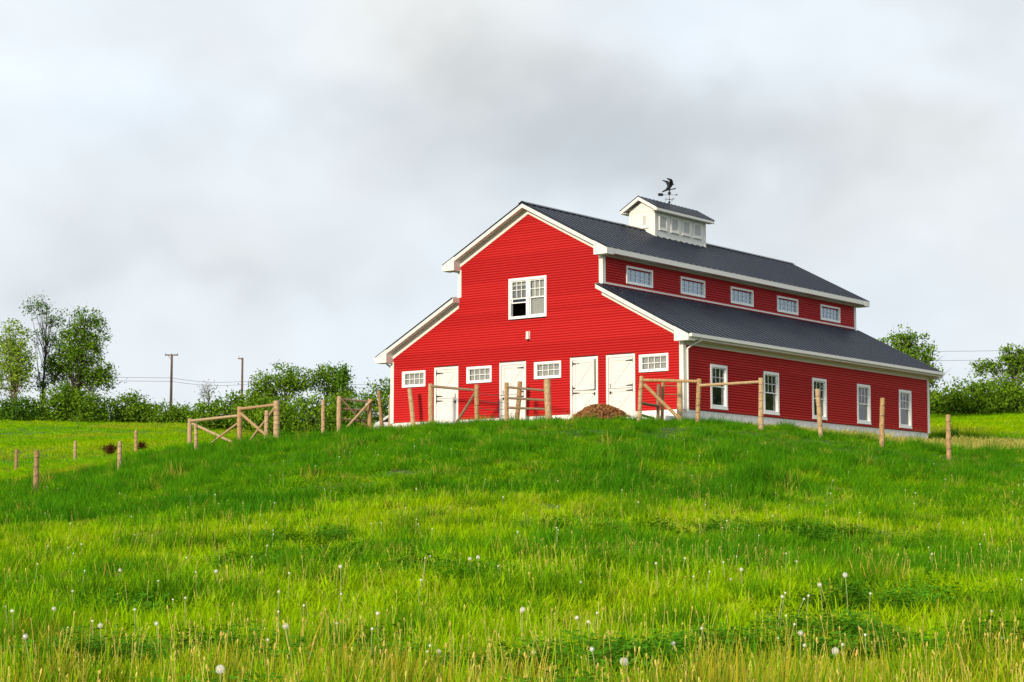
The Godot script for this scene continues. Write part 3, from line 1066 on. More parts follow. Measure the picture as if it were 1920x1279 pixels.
func wraps(parent: Node3D, a: Vector3, b: Vector3, r: float, ts: Array) -> void:
	var mb := MB.new()
	for t in ts:
		var p := a.lerp(b, t)
		var ring_pts := []
		var rad := []
		for k in 13:
			var ang := TAU * k / 12.0
			ring_pts.append(p + Vector3(cos(ang) * (r + 0.004), 0.012 * sin(ang * 2.0), sin(ang) * (r + 0.004)))
			rad.append(0.007)
		mb.tube(ring_pts, rad, 5, false)
	make("wire_wrap", mb, M.wire, parent)

# a single post: its top, and how far its foot stands from below the top
func post(top: Vector3, lean: Vector2, r: float, m: Material, label: String, group: String, tall := true) -> void:
	var foot := on_ground(top.x + lean.x, top.z + lean.y)
	var t := thing("fence_post", label, "fence post", foot, 0.0, group)
	part("log", pole_mesh(Vector3(0, -0.25, 0), top - foot, r * 1.06, r * 0.95, int(absf(top.x * 971.0)), m), t)
	if tall:
		wraps(t, Vector3.ZERO, top - foot, r, [0.25, 0.45, 0.65, 0.85])

# posts joined by rails and slanting braces. posts: [top, foot lean, radius, wraps]; bars: [from, to, radius, name]
func brace(called: String, label: String, posts: Array, bars: Array, mats: Array) -> Node3D:
	var first: Vector3 = posts[0][0]
	var foot := on_ground(first.x, first.z)
	var t := thing(called, label, "fence", foot)
	var k := 0
	for p in posts:
		var top: Vector3 = p[0]
		var f := on_ground(top.x + p[1].x, top.z + p[1].y)
		part("post", pole_mesh(f - foot + Vector3(0, -0.25, 0), top - foot, p[2] * 1.05, p[2] * 0.96, k * 31 + 7, mats[k % mats.size()]), t)
		if p[3] > 0:
			var ts := []
			for i in p[3]:
				ts.append(0.12 + 0.76 * i / maxf(1.0, p[3] - 1.0))
			wraps(t, f - foot, top - foot, p[2], ts)
		k += 1
	for b in bars:
		part(b[3], pole_mesh(b[0] - foot, b[1] - foot, b[2], b[2] * 0.92, k * 17 + 3, b[4] if b.size() > 4 else mats[k % mats.size()]), t)
		k += 1
	return t

func strands(label: String, runs: Array) -> void:
	var o := thing("wire_fence", label, "wire", runs[0][0])
	for r in runs:
		var mb := MB.new()
		var a: Vector3 = r[0]
		var b: Vector3 = r[1]
		var path := []
		var rad := []
		for i in 7:
			var t := i / 6.0
			path.append(a.lerp(b, t) - runs[0][0] - Vector3(0, 0.05 * sin(PI * t), 0))
			rad.append(0.011)
		mb.tube(path, rad, 5)
		make("strand", mb, M.wire, o)

func build_fences() -> void:
	var V := func(x, y, z): return Vector3(x, y, z)
	var z2 := Vector2.ZERO
	# corner brace out on the meadow
	var a := Vector3(-16.81, 7.43, -99)
	var b := Vector3(-13.35, 7.63, -93)
	var c := Vector3(-10.82, 7.49, -87)
	brace("braced_fence", "two-bay pine pole fence with crossed braces on the rise beyond the lone posts", [[a, z2, 0.12, 2], [b, z2, 0.13, 3], [c, Vector2(0.05, 0), 0.145, 8]], [
		[a + Vector3(0, -0.12, 0), b + Vector3(0, -0.42, 0), 0.075, "rail"], [b + Vector3(0, -0.1, 0), c + Vector3(0, -0.17, 0), 0.075, "rail"],
		[a.lerp(b, 0.06) + Vector3(0, -0.3, 0), on_ground(lerpf(a.x, b.x, 0.86), lerpf(a.z, b.z, 0.86)) + Vector3(0, 0.15, 0), 0.07, "brace"], [b + Vector3(0, -0.75, 0.1), on_ground(lerpf(a.x, b.x, 0.4), lerpf(a.z, b.z, 0.4)) + Vector3(0, 0.05, 0.15), 0.06, "brace"],
		[b + Vector3(0.02, -0.3, 0), on_ground(c.x, c.z) + Vector3(-0.1, 0.1, 0), 0.075, "brace"], [c + Vector3(-0.05, -0.35, 0.15), on_ground(lerpf(b.x, c.x, 0.22), lerpf(b.z, c.z, 0.22)) + Vector3(0, 0.05, 0.15), 0.065, "brace"]], [M.wood_b, M.wood, M.wood_b])
	# X braced panel by the barn's corner
	a = Vector3(-7.84, 7.63, -86)
	b = Vector3(-6.49, 7.54, -86.6)
	brace("braced_fence", "short pole fence panel with three rails and one crossed brace near the barn corner", [[a, z2, 0.115, 0], [b, z2, 0.11, 0]], [
		[a + Vector3(0, -0.12, -0.05), b + Vector3(0, -0.12, -0.05), 0.055, "rail", M.weathered], [a + Vector3(0, -0.56, -0.05), b + Vector3(0, -0.52, -0.05), 0.055, "rail", M.weathered], [a + Vector3(0, -1.02, -0.05), b + Vector3(0, -1.0, -0.05), 0.055, "rail", M.weathered],
		[a + Vector3(0.08, -0.1, 0.1), b + Vector3(-0.05, -1.35, 0.1), 0.05, "brace", M.weathered], [b + Vector3(0.1, -0.05, 0.2), a + Vector3(0.35, -1.45, 0.2), 0.062, "brace"]], [M.wood_b, M.wood])
	# before the stable doors
	a = Vector3(-3.34, 7.54, -78)
	b = Vector3(-1.42, 7.38, -76.5)
	brace("braced_fence", "two pine posts with one weathered top rail and a grey slanting brace", [[a, z2, 0.11, 0], [b, z2, 0.095, 5]], [
		[a + Vector3(0, -0.1, 0.05), b + Vector3(0, -0.22, 0.05), 0.055, "rail", M.weathered], [b + Vector3(-0.05, -0.3, 0), on_ground(-2.35, -77.25) + Vector3(0, 0.05, 0), 0.06, "brace", M.weathered]], [M.wood_b, M.wood])
	c = Vector3(-0.21, 7.34, -75)
	var d := Vector3(1.35, 7.26, -72.5)
	brace("braced_fence", "two thick pine posts joined by three weathered rails before the stable doors", [[c, z2, 0.085, 3], [d, Vector2(0.06, 0), 0.13, 0]], [
		[c + Vector3(0, -0.17, 0), d + Vector3(0, -0.42, 0), 0.05, "rail", M.weathered], [c + Vector3(0, -0.6, 0), d + Vector3(0, -0.79, 0), 0.05, "rail", M.weathered], [c + Vector3(0, -0.98, 0), d + Vector3(0, -1.14, 0), 0.05, "rail", M.weathered]], [M.wood, M.wood_b])
	strands("four slack wire strands strung between pine posts before the stable doors", [
		[b + Vector3(0.1, -0.3, 0), c + Vector3(-0.1, -0.5, 0)], [b + Vector3(0.1, -0.62, 0), c + Vector3(-0.1, -0.78, 0)], [b + Vector3(0.1, -0.94, 0), c + Vector3(-0.1, -1.04, 0)], [b + Vector3(0.1, -1.22, 0), c + Vector3(-0.1, -1.3, 0)]])
	# at the near corner of the barn
	a = Vector3(4.76, 7.13, -69.5)
	b = Vector3(6.83, 6.99, -69)
	c = Vector3(8.75, 6.81, -66.5)
	brace("braced_fence", "long pine pole fence with a slanting brace wrapping the barn corner by the manure heap", [[a, Vector2(-0.12, 0), 0.08, 6], [b, Vector2(-0.10, 0), 0.085, 6], [c, Vector2(-0.03, 0), 0.09, 6]], [
		[a + Vector3(0.05, -0.14, 0.05), b + Vector3(0, -0.09, 0.05), 0.06, "rail"], [b + Vector3(0, -0.24, 0.05), c + Vector3(0, -0.13, 0.05), 0.056, "rail"],
		[a + Vector3(0.08, -0.30, 0.12), on_ground(6.3, -69.3) + Vector3(0, 0.0, 0.1), 0.066, "brace"]], [M.wood_b, M.wood])
	a = Vector3(5.50, 6.96, -71.0)
	b = Vector3(5.70, 7.12, -71.3)
	c = Vector3(6.27, 7.07, -70.8)
	brace("braced_fence", "weathered post pair and squared post with thin wires tucked against the barn corner", [[a, Vector2(-0.05, 0), 0.065, 0], [b, Vector2(-0.08, 0), 0.065, 0], [c, z2, 0.105, 0]], [
		[b + Vector3(0, -0.18, 0), c + Vector3(0, -0.20, 0), 0.018, "wire"], [b + Vector3(0, -0.52, 0), c + Vector3(0, -0.50, 0), 0.018, "wire"], [Vector3(4.72, 6.18, -69.9), a + Vector3(0, -0.82, 0), 0.055, "rail", M.weathered], [Vector3(4.8, 5.72, -69.8), a + Vector3(-0.2, -1.28, 0), 0.05, "rail", M.weathered]], [M.weathered, M.wood_c, M.wood_b])
	# line posts
	var line := "posts of the unfinished line fence"
	post(Vector3(10.65, 6.38, -66), Vector2(0.10, 0), 0.085, M.wood_b, "leaning pine post before the third tall window of the long wall", line)
	post(Vector3(12.72, 5.99, -65), Vector2(-0.09, 0), 0.085, M.wood, "leaning orange-brown pine post before the fifth tall window of the long wall", line)
	post(Vector3(14.95, 5.42, -65), z2, 0.085, M.wood, "upright lone post in the grass past the far end of the barn", line)
	post(Vector3(-14.09, 6.28, -84.5), Vector2(0.06, 0), 0.085, M.wood_b, "leaning pine post standing before the two-bay crossed brace fence", line)
	post(Vector3(-10.48, 6.64, -81), z2, 0.095, M.wood_b, "upright pine post before the thick wire-wrapped end post", line)
	post(Vector3(-8.07, 7.1, -81), z2, 0.085, M.wood_b, "upright pine post between the two crossed brace fences", line)
	post(Vector3(-14.51, 3.87, -58), z2, 0.082, M.wood_c, "weathered brown post lowest on the grassy slope", line)
	post(Vector3(-15.28, 4.97, -74), z2, 0.085, M.wood_b, "pale post on the tall grass slope uphill of the brown post", line)
	post(Vector3(-29.99, 6.57, -115), z2, 0.1, M.wood_c, "brown post at the edge of the short meadow", line)
	post(Vector3(-28.06, 7.44, -122), z2, 0.1, M.wood_b, "pale post in the short meadow apart from the red shrubs", line)
	post(Vector3(-24.17, 8.13, -122), z2, 0.105, M.wood, "post in the short meadow beside a dark red shrub", line)
	post(Vector3(-5.98, 7.8, -85), Vector2(0.22, 0), 0.09, M.wood_c, "leaning dark post between the crossed panel and the barn corner", line)
	post(Vector3(-5.27, 7.40, -83.3), Vector2(-0.03, 0), 0.15, M.wood_b, "thick squared post right at the barn's far front corner", line, false)
	post(Vector3(-4.33, 7.5, -80), Vector2(0.22, 0), 0.10, M.wood_b, "thick leaning post under the first small window of the gable wall", line, false)
	post(Vector3(0.32, 7.51, -76.5), Vector2(-0.14, 0), 0.095, M.wood_c, "leaning brown post before the second stable door", line)

func build_heap() -> void:
	var at := on_ground(3.44, -73.4)
	var h := thing("manure_heap", "brown heap of manure and straw before two stable doors", "heap", at)
	var fn := FastNoiseLite.new()
	fn.seed = 6
	fn.frequency = 1.4
	fn.fractal_octaves = 4
	var mb := MB.new()
	mb.colored = true
	var rings := 22
	var segs := 56
	var pts := []
	for j in rings + 1:
		var row := []
		for i in segs:
			var a := TAU * i / segs
			var t := float(j) / rings
			var d := Vector2(cos(a), sin(a)) * t
			var hh := 0.66 * pow(maxf(1.0 - t * t, 0.0), 0.85)
			var x := d.x * 1.2
			var z := d.y * 0.95
			hh += fn.get_noise_2d(x * 2.0, z * 2.0) * 0.17 * (1.0 - t * 0.6) + fn.get_noise_2d(x * 9.0, z * 9.0) * 0.07
			row.append(Vector3(x, hh - 0.06, z))
		pts.append(row)
	for j in rings:
		for i in segs:
			var i2 := (i + 1) % segs
			mb.tint = Color(0.085, 0.028, 0.008).lerp(Color(0.32, 0.165, 0.055), rng.randf())
			mb.quad(pts[j][i], pts[j][i2], pts[j + 1][i2], pts[j + 1][i])
	make("mound", mb, M.heap, h)
	var cl := MB.new()
	cl.colored = true
	for k in 420:
		var a := rng.randf() * TAU
		var t := sqrt(rng.randf()) * 0.95
		var p := Vector3(cos(a) * t * 1.2, 0.66 * pow(maxf(1.0 - t * t, 0.0), 0.85) - 0.01, sin(a) * t * 0.95)
		var s := rng.randf_range(0.02, 0.075)
		cl.tint = Color(0.06, 0.02, 0.006).lerp(Color(0.36, 0.15, 0.04), rng.randf())
		var e1 := Vector3(rng.randf_range(-1, 1), rng.randf_range(-0.4, 0.4), rng.randf_range(-1, 1)).normalized()
		var e2 := e1.cross(Vector3(rng.randf_range(-0.5, 0.5), 1, rng.randf_range(-0.5, 0.5))).normalized()
		var e3 := e1.cross(e2)
		cl.hexa([p - e1 * s - e2 * s * 0.6 - e3 * s * 0.5, p + e1 * s * 0.8 - e2 * s * 0.7 - e3 * s * 0.4, p + e1 * s + e2 * s * 0.6 - e3 * s * 0.5, p - e1 * s * 0.8 + e2 * s * 0.6 - e3 * s * 0.5, p - e1 * s * 0.6 - e2 * s * 0.4 + e3 * s * 0.5, p + e1 * s * 0.6 - e2 * s * 0.4 + e3 * s * 0.6, p + e1 * s * 0.5 + e2 * s * 0.5 + e3 * s * 0.5, p - e1 * s * 0.6 + e2 * s * 0.4 + e3 * s * 0.6])
	for k in 130:
		var a := rng.randf() * TAU
		var t := sqrt(rng.randf()) * 0.97
		var p := Vector3(cos(a) * t * 1.2, 0.66 * pow(maxf(1.0 - t * t, 0.0), 0.85) + 0.02, sin(a) * t * 0.95)
		var e := Vector3(rng.randf_range(-1, 1), rng.randf_range(-0.5, 0.6), rng.randf_range(-1, 1)).normalized() * rng.randf_range(0.05, 0.14)
		cl.tint = Color(0.48, 0.26, 0.08) * rng.randf_range(0.5, 1.1)
		cl.quad(p - e, p + e, p + e + Vector3(0.006, 0.008, 0.006), p - e + Vector3(0.006, 0.008, 0.006))
	var straw := make("straw", cl, M.heap, h)
	straw.set_meta("kind", "stuff")

# ------------------------------------------------------------------ trees
# lobes: [x, y, z, rx, ry, rz, clusters]
func tree(called: String, label: String, category: String, x: float, z: float, lobes: Array, o: Dictionary, group := "", sink := 0.0) -> void:
	var r := RandomNumberGenerator.new()
	r.seed = int(absf(x * 131.0 + z * 17.0)) + 5
	var at := on_ground(x, z)
	var t := thing(called, label, category, at - Vector3(0, sink, 0), 0.0, group)
	var wood := MB.new()
	var lv := MB.new()
	lv.colored = true
	var ca: Color = o.get("a", Color(0.06, 0.16, 0.02))
	var cb: Color = o.get("b", Color(0.16, 0.30, 0.04))
	var ls: float = o.get("leaf", 0.3)
	var per: int = o.get("per", 26)
	var cr: float = o.get("cluster", 0.75)
	var tr: float = o.get("trunk", 0.16)
	var stems: int = o.get("stems", 1)
	var limb: float = o.get("limb", 0.5) * 0.45
	var top := 0.0
	for l in lobes:
		top = maxf(top, l[1] + l[4] * 0.5)
	var axes := []
	for s in stems:
		var ang := TAU * s / stems + r.randf()
		var spread: float = o.get("spread", 0.3) * (0.0 if stems == 1 else 1.0)
		var f := Vector3(cos(ang) * spread * 0.4, -0.3, sin(ang) * spread * 0.4)
		var path := []
		var rad := []
		for i in 7:
			var q := i / 6.0
			path.append(f + Vector3(cos(ang) * spread * q * top * 0.25 + r.randf_range(-0.12, 0.12) * (1.0 if i > 0 else 0.0), q * top, sin(ang) * spread * q * top * 0.25 + r.randf_range(-0.12, 0.12)))
			rad.append(lerpf(tr, tr * 0.18, q))
		wood.tube(path, rad, 7)
		axes.append(path)
	for l in lobes:
		for k in int(l[6] * 2.0):
			var d := Vector3(r.randfn(), r.randfn(), r.randfn()).normalized() * pow(r.randf(), 0.42)
			var c := Vector3(l[0] + d.x * l[3], l[1] + d.y * l[4], l[2] + d.z * l[5])
			if c.y < 0.2:
				c.y = r.randf_range(0.2, 0.8)
			if r.randf() < limb:
				var ax: Array = axes[r.randi() % axes.size()]
				var ty := clampf((c.y - r.randf_range(0.15, 0.45) * top) / top, 0.05, 0.95) * 6.0
				var i := int(ty)
				var from: Vector3 = ax[i].lerp(ax[mini(i + 1, 6)], ty - i)
				var mid := from.lerp(c, 0.5) + Vector3(r.randf_range(-0.2, 0.2), r.randf_range(-0.35, 0.1), r.randf_range(-0.2, 0.2))
				var w := tr * 0.24
				wood.tube([from, mid, c], [w, w * 0.65, w * 0.2], 4, false)
				for tw in 3:
					var e := c + Vector3(r.randfn(), r.randfn() + 0.3, r.randfn()) * cr * 0.7
					wood.tube([mid.lerp(c, 0.6), e], [w * 0.35, w * 0.1], 3, false)
			var here := cr * r.randf_range(0.6, 1.25)
			for m in int(per * r.randf_range(0.6, 1.4)):
				var g := Vector3(r.randfn(), r.randfn() * 0.75, r.randfn()) * here * 0.5
				var p := c + g
				if p.y < 0.05:
					continue
				var e1 := Vector3(r.randfn(), r.randfn(), r.randfn()).normalized()
				var e2 := e1.cross(Vector3(r.randfn(), r.randfn(), r.randfn())).normalized()
				var sz := ls * r.randf_range(0.6, 1.3)
				lv.tint = ca.lerp(cb, r.randf()) * r.randf_range(0.85, 1.15)
				lv.quad(p - e1 * sz * 0.5, p + e2 * sz * 0.27, p + e1 * sz * 0.5, p - e2 * sz * 0.27)
	make("trunk", wood, o.get("bark", M.bark), t)
	if lv.v.size():
		make("crown", lv, M.leaf, t)

func build_trees() -> void:
	var pale_a := Color(0.14, 0.24, 0.02)
	var pale_b := Color(0.30, 0.43, 0.045)
	var dark_a := Color(0.040, 0.11, 0.010)
	var dark_b := Color(0.11, 0.22, 0.018)
	var mid_a := Color(0.05, 0.13, 0.008)
	var mid_b := Color(0.18, 0.30, 0.02)
	var far_group := "trees along the far edge of the meadow"
	var hedge := "bushes along the meadow's far edge"
	var behind := "trees and bushes behind the barn"
	tree("tree", "tall pale yellow-green tree with two bare stems", "tree", -58.4, -222, [[-0.3, 7.6, 0, 2.1, 4.8, 2.0, 95], [1.0, 6.4, 0, 1.5, 3.0, 1.6, 26], [-2.2, 5.0, 0, 1.2, 2.4, 1.2, 14]], {"a": pale_a, "b": pale_b, "stems": 3, "spread": 0.3, "leaf": 0.3, "cluster": 0.75, "per": 24, "bark": M.bark_pale, "trunk": 0.15}, far_group)
	tree("tree", "tallest sparse tree with feathery dark top", "tree", -55.9, -226, [[-1.0, 13.8, 0, 1.7, 1.4, 1.3, 13], [1.2, 12.2, 0, 1.7, 1.3, 1.2, 11], [0.2, 10.3, 0, 1.9, 1.5, 1.2, 9], [1.8, 9.6, 0, 1.3, 1.3, 1.0, 6], [0.0, 5.0, 0, 1.0, 2.2, 1.0, 12]], {"a": dark_a, "b": dark_b, "leaf": 0.27, "cluster": 0.7, "per": 20, "trunk": 0.2, "limb": 0.95}, far_group)
	tree("tree", "broad dark green tree beside the tallest sparse tree", "tree", -52.2, -226, [[0.2, 8.4, 0, 3.1, 3.6, 2.8, 120], [1.2, 12.0, 0, 2.2, 1.9, 1.8, 26], [2.6, 10.4, 0, 1.2, 2.3, 1.2, 14], [-2.2, 6.6, 0, 1.6, 2.4, 1.6, 34], [2.6, 5.4, 0, 2.5, 2.0, 1.8, 52]], {"a": dark_a, "b": mid_b, "stems": 2, "spread": 0.3, "leaf": 0.30, "per": 26, "cluster": 0.75, "trunk": 0.2}, far_group)
	tree("bush", "large rounded yellow-green bush under the broad dark tree", "bush", -49.9, -216, [[-1.2, 2.4, 0, 2.7, 2.4, 2.4, 95], [1.8, 2.0, 0, 2.3, 2.0, 2.2, 60]], {"a": mid_a, "b": mid_b, "stems": 4, "spread": 0.5, "trunk": 0.08, "per": 26, "cluster": 0.85, "limb": 0.2}, hedge, 0.35)
	tree("bush", "low dark bush at the feet of the pale tree", "bush", -56.0, -216, [[0, 1.5, 0, 3.0, 1.7, 2.0, 70]], {"a": dark_a, "b": dark_b, "stems": 4, "spread": 0.5, "trunk": 0.07, "per": 24, "limb": 0.2}, hedge, 0.35)
	tree("bush", "dark bush between the yellow-green bush and the wooden pole", "bush", -44.6, -219, [[0, 1.8, 0, 2.8, 2.2, 2.2, 90], [2.2, 1.2, 0, 1.8, 1.5, 1.6, 36]], {"a": dark_a, "b": mid_b, "stems": 4, "spread": 0.5, "trunk": 0.07, "per": 25, "limb": 0.2}, hedge, 0.35)
	tree("bush", "low bush around the foot of the wooden pole with the crossarm", "bush", -39.8, -219, [[0, 1.2, 0, 2.6, 1.7, 2.0, 70], [2.4, 1.0, 0, 1.8, 1.2, 1.6, 34]], {"a": mid_a, "b": mid_b, "stems": 4, "spread": 0.5, "trunk": 0.07, "per": 25, "limb": 0.2}, hedge, 0.35)
	tree("tree", "small nearly bare tree over the hedge", "tree", -35.4, -221, [[0, 4.0, 0, 1.3, 1.0, 1.0, 16]], {"a": Color(0.10, 0.10, 0.05), "b": Color(0.17, 0.19, 0.07), "leaf": 0.18, "per": 9, "cluster": 0.7, "limb": 1.0, "trunk": 0.12}, far_group)
	tree("bush", "long rounded hedge bush under the second wooden pole", "bush", -26.6, -180, [[-1.6, 1.6, 0, 2.2, 1.9, 2.0, 72], [1.2, 1.9, 0, 2.4, 2.1, 2.0, 92]], {"a": mid_a, "b": mid_b, "stems": 5, "spread": 0.5, "trunk": 0.07, "per": 26, "limb": 0.2}, hedge, 0.35)
	tree("tree", "round-topped tree over the hedge with sky through its crown", "tree", -21.4, -178, [[-0.6, 4.6, 0, 2.3, 1.6, 2.0, 44], [-2.0, 3.4, 0, 1.5, 1.5, 1.3, 26], [1.2, 4.4, 0, 1.5, 1.4, 1.4, 22]], {"a": mid_a, "b": mid_b, "per": 25, "cluster": 0.62, "leaf": 0.26, "trunk": 0.15}, far_group)
	tree("tree", "round-topped tree beside the slender spire tree", "tree", -17.7, -181, [[0, 4.8, 0, 2.1, 1.5, 1.8, 44], [0.9, 3.2, 0, 1.4, 1.5, 1.3, 26]], {"a": mid_a, "b": mid_b, "per": 25, "cluster": 0.62, "leaf": 0.26, "trunk": 0.15}, far_group)
	tree("tree", "slender upright tree rising above the round-topped trees", "tree", -15.5, -175, [[-0.1, 4.8, 0, 0.5, 1.7, 0.5, 20], [0.3, 2.8, 0, 0.9, 1.6, 0.8, 18]], {"a": dark_a, "b": dark_b, "per": 18, "cluster": 0.5, "leaf": 0.26, "trunk": 0.1, "limb": 0.8}, far_group)
	for q in [[-21.6, -171, 3.2, 1.9, "dense dark hedge bush under the round-topped trees"], [-17.2, -168, 3.0, 2.0, "dense green hedge bush under the slender spire tree"], [-13.6, -156, 2.4, 2.0, "yellow-green bush behind the short crossed panel"], [-10.0, -152, 2.4, 2.4, "dark upright bush at the barn's far front corner"], [-18.6, -152, 2.0, 1.6, "low yellow-green bush behind the thick wire-wrapped post"]]:
		tree("bush", q[4], "bush", q[0], q[1], [[0, q[3] * 0.9, 0, q[2], q[3] * 1.05, q[2] * 0.8, int(q[2] * 34)]], {"a": mid_a if q[3] < 2.0 else dark_a, "b": mid_b, "stems": 5, "spread": 0.5, "trunk": 0.06, "per": 26, "limb": 0.2, "cluster": 0.7, "leaf": 0.27}, hedge, 0.35)
	# past the far end of the barn
	tree("tree", "round green tree rising behind the barn's lower roof", "tree", 29.0, -138, [[-0.3, 4.9, 0, 2.1, 1.9, 1.9, 62], [0.8, 3.4, 0, 1.6, 1.8, 1.5, 34]], {"a": mid_a, "b": mid_b, "per": 25, "cluster": 0.55, "leaf": 0.24, "trunk": 0.17, "limb": 0.9}, behind)
	for q in [[33.6, -150, 1.9, 1.3, "low dark bush just past the far end of the barn"], [36.8, -151, 2.5, 1.9, "rounded green bush in the hedge past the barn"], [40.4, -153, 2.7, 2.1, "tall yellow-green bush in the hedge past the barn"], [45.5, -153, 3.0, 2.2, "wide bush at the end of the hedge past the barn"], [52.0, -148, 3.0, 2.3, "rounded dark bush further along the hedge past the barn"], [59.0, -142, 3.2, 2.6, "large bush at the outer end of the hedge"]]:
		tree("bush", q[4], "bush", q[0], q[1], [[0, q[3] * 0.78, 0, q[2], q[3] * 0.9, q[2] * 0.8, int(q[2] * 34)]], {"a": dark_a if q[2] < 2.0 else mid_a, "b": mid_b, "stems": 6, "spread": 0.6, "trunk": 0.06, "per": 26, "limb": 0.3, "cluster": 0.7, "leaf": 0.26}, behind, 0.3)
	for i in 7:
		tree("bush", "dense dark bush in the back row of the hedge past the barn", "bush", 32.0 + i * 4.4 + rng.randf_range(-0.6, 0.6), -158.0 - rng.randf_range(0, 3), [[0, 0.9, 0, 2.8, 1.2, 2.0, 46]], {"a": dark_a, "b": dark_b, "stems": 4, "spread": 0.5, "trunk": 0.07, "per": 26, "limb": 0.1, "cluster": 0.9, "leaf": 0.34}, "back row of the hedge past the barn", 0.4)
	tree("tree", "tree with a ragged crown above the hedge past the barn", "tree", 43.6, -165, [[0, 4.4, 0, 1.8, 1.3, 1.6, 34], [-2.2, 3.9, 0, 1.3, 0.7, 0.9, 11], [1.8, 4.6, 0, 1.6, 1.5, 1.4, 28]], {"a": dark_a, "b": mid_b, "per": 24, "cluster": 0.6, "leaf": 0.27, "trunk": 0.16, "limb": 0.9}, behind)
	tree("tree", "tall tree standing out beyond the end of the hedge", "tree", 66.0, -118, [[0, 7.0, 0, 3.4, 4.0, 3.2, 90]], {"a": dark_a, "b": mid_b, "per": 24, "cluster": 0.8, "trunk": 0.22}, behind)
	tree("tree", "broad tree standing out beyond the end of the hedge", "tree", 78.0, -106, [[0, 6.0, 0, 4.0, 3.6, 3.6, 100]], {"a": mid_a, "b": mid_b, "per": 24, "cluster": 0.8, "trunk": 0.22}, behind)
	for q in [[68.0, -92, "leafy tree in the row facing the long wall, next to the pasture"], [74.0, -99, "leafy tree in the middle of the row facing the long wall"], [86.0, -92, "leafy tree at the back of the row facing the long wall"], [60.0, -100, "leafy tree in the row facing the long wall, close to the hedge"]]:
		tree("tree", q[2], "tree", q[0], q[1], [[0, 6.2, 0, 3.4, 4.2, 3.4, 80], [0.5, 2.6, 0, 3.0, 2.0, 3.0, 40]], {"a": dark_a, "b": mid_b, "per": 22, "cluster": 0.9, "leaf": 0.36, "trunk": 0.22}, "row of trees facing the long wall")
	for i in 6:
		tree("bush", "dense dark bush in the back row of the far hedge", "bush", -68.0 + i * 4.2 + rng.randf_range(-0.8, 0.8), -233.0 - rng.randf_range(0, 4), [[0, 0.8, 0, 2.8, 1.1, 2.0, 40]], {"a": dark_a, "b": dark_b, "stems": 4, "spread": 0.5, "trunk": 0.07, "per": 26, "limb": 0.1, "cluster": 0.9, "leaf": 0.38}, "back row of the far hedge", 0.4)
	# two dark red shrubs in the meadow
	var red := {"a": Color(0.045, 0.012, 0.010), "b": Color(0.12, 0.03, 0.018), "leaf": 0.09, "per": 22, "cluster": 0.2, "stems": 4, "spread": 0.5, "trunk": 0.02, "limb": 0.4}
	tree("shrub", "small dark red shrub standing alone in the short meadow", "shrub", -25.86, -122, [[0, 0.42, 0, 0.4, 0.36, 0.36, 26]], red, "dark red shrubs in the meadow")
	tree("shrub", "small dark red shrub at the foot of a meadow post", "shrub", -23.9, -122.6, [[0, 0.32, 0, 0.26, 0.28, 0.26, 16]], red, "dark red shrubs in the meadow")
	tree("sapling", "thin young sapling in the meadow before the wooden pole", "sapling", -34.6, -185, [[0, 1.2, 0, 0.5, 0.9, 0.5, 12]], {"a": mid_a, "b": mid_b, "leaf": 0.16, "per": 12, "cluster": 0.35, "trunk": 0.03, "limb": 0.8})
	tree("sapling", "thin young sapling in the meadow before the yellow-green bush", "sapling", -42.6, -186, [[0, 1.0, 0, 0.5, 0.8, 0.5, 10]], {"a": mid_a, "b": mid_b, "leaf": 0.16, "per": 12, "cluster": 0.35, "trunk": 0.03, "limb": 0.8})

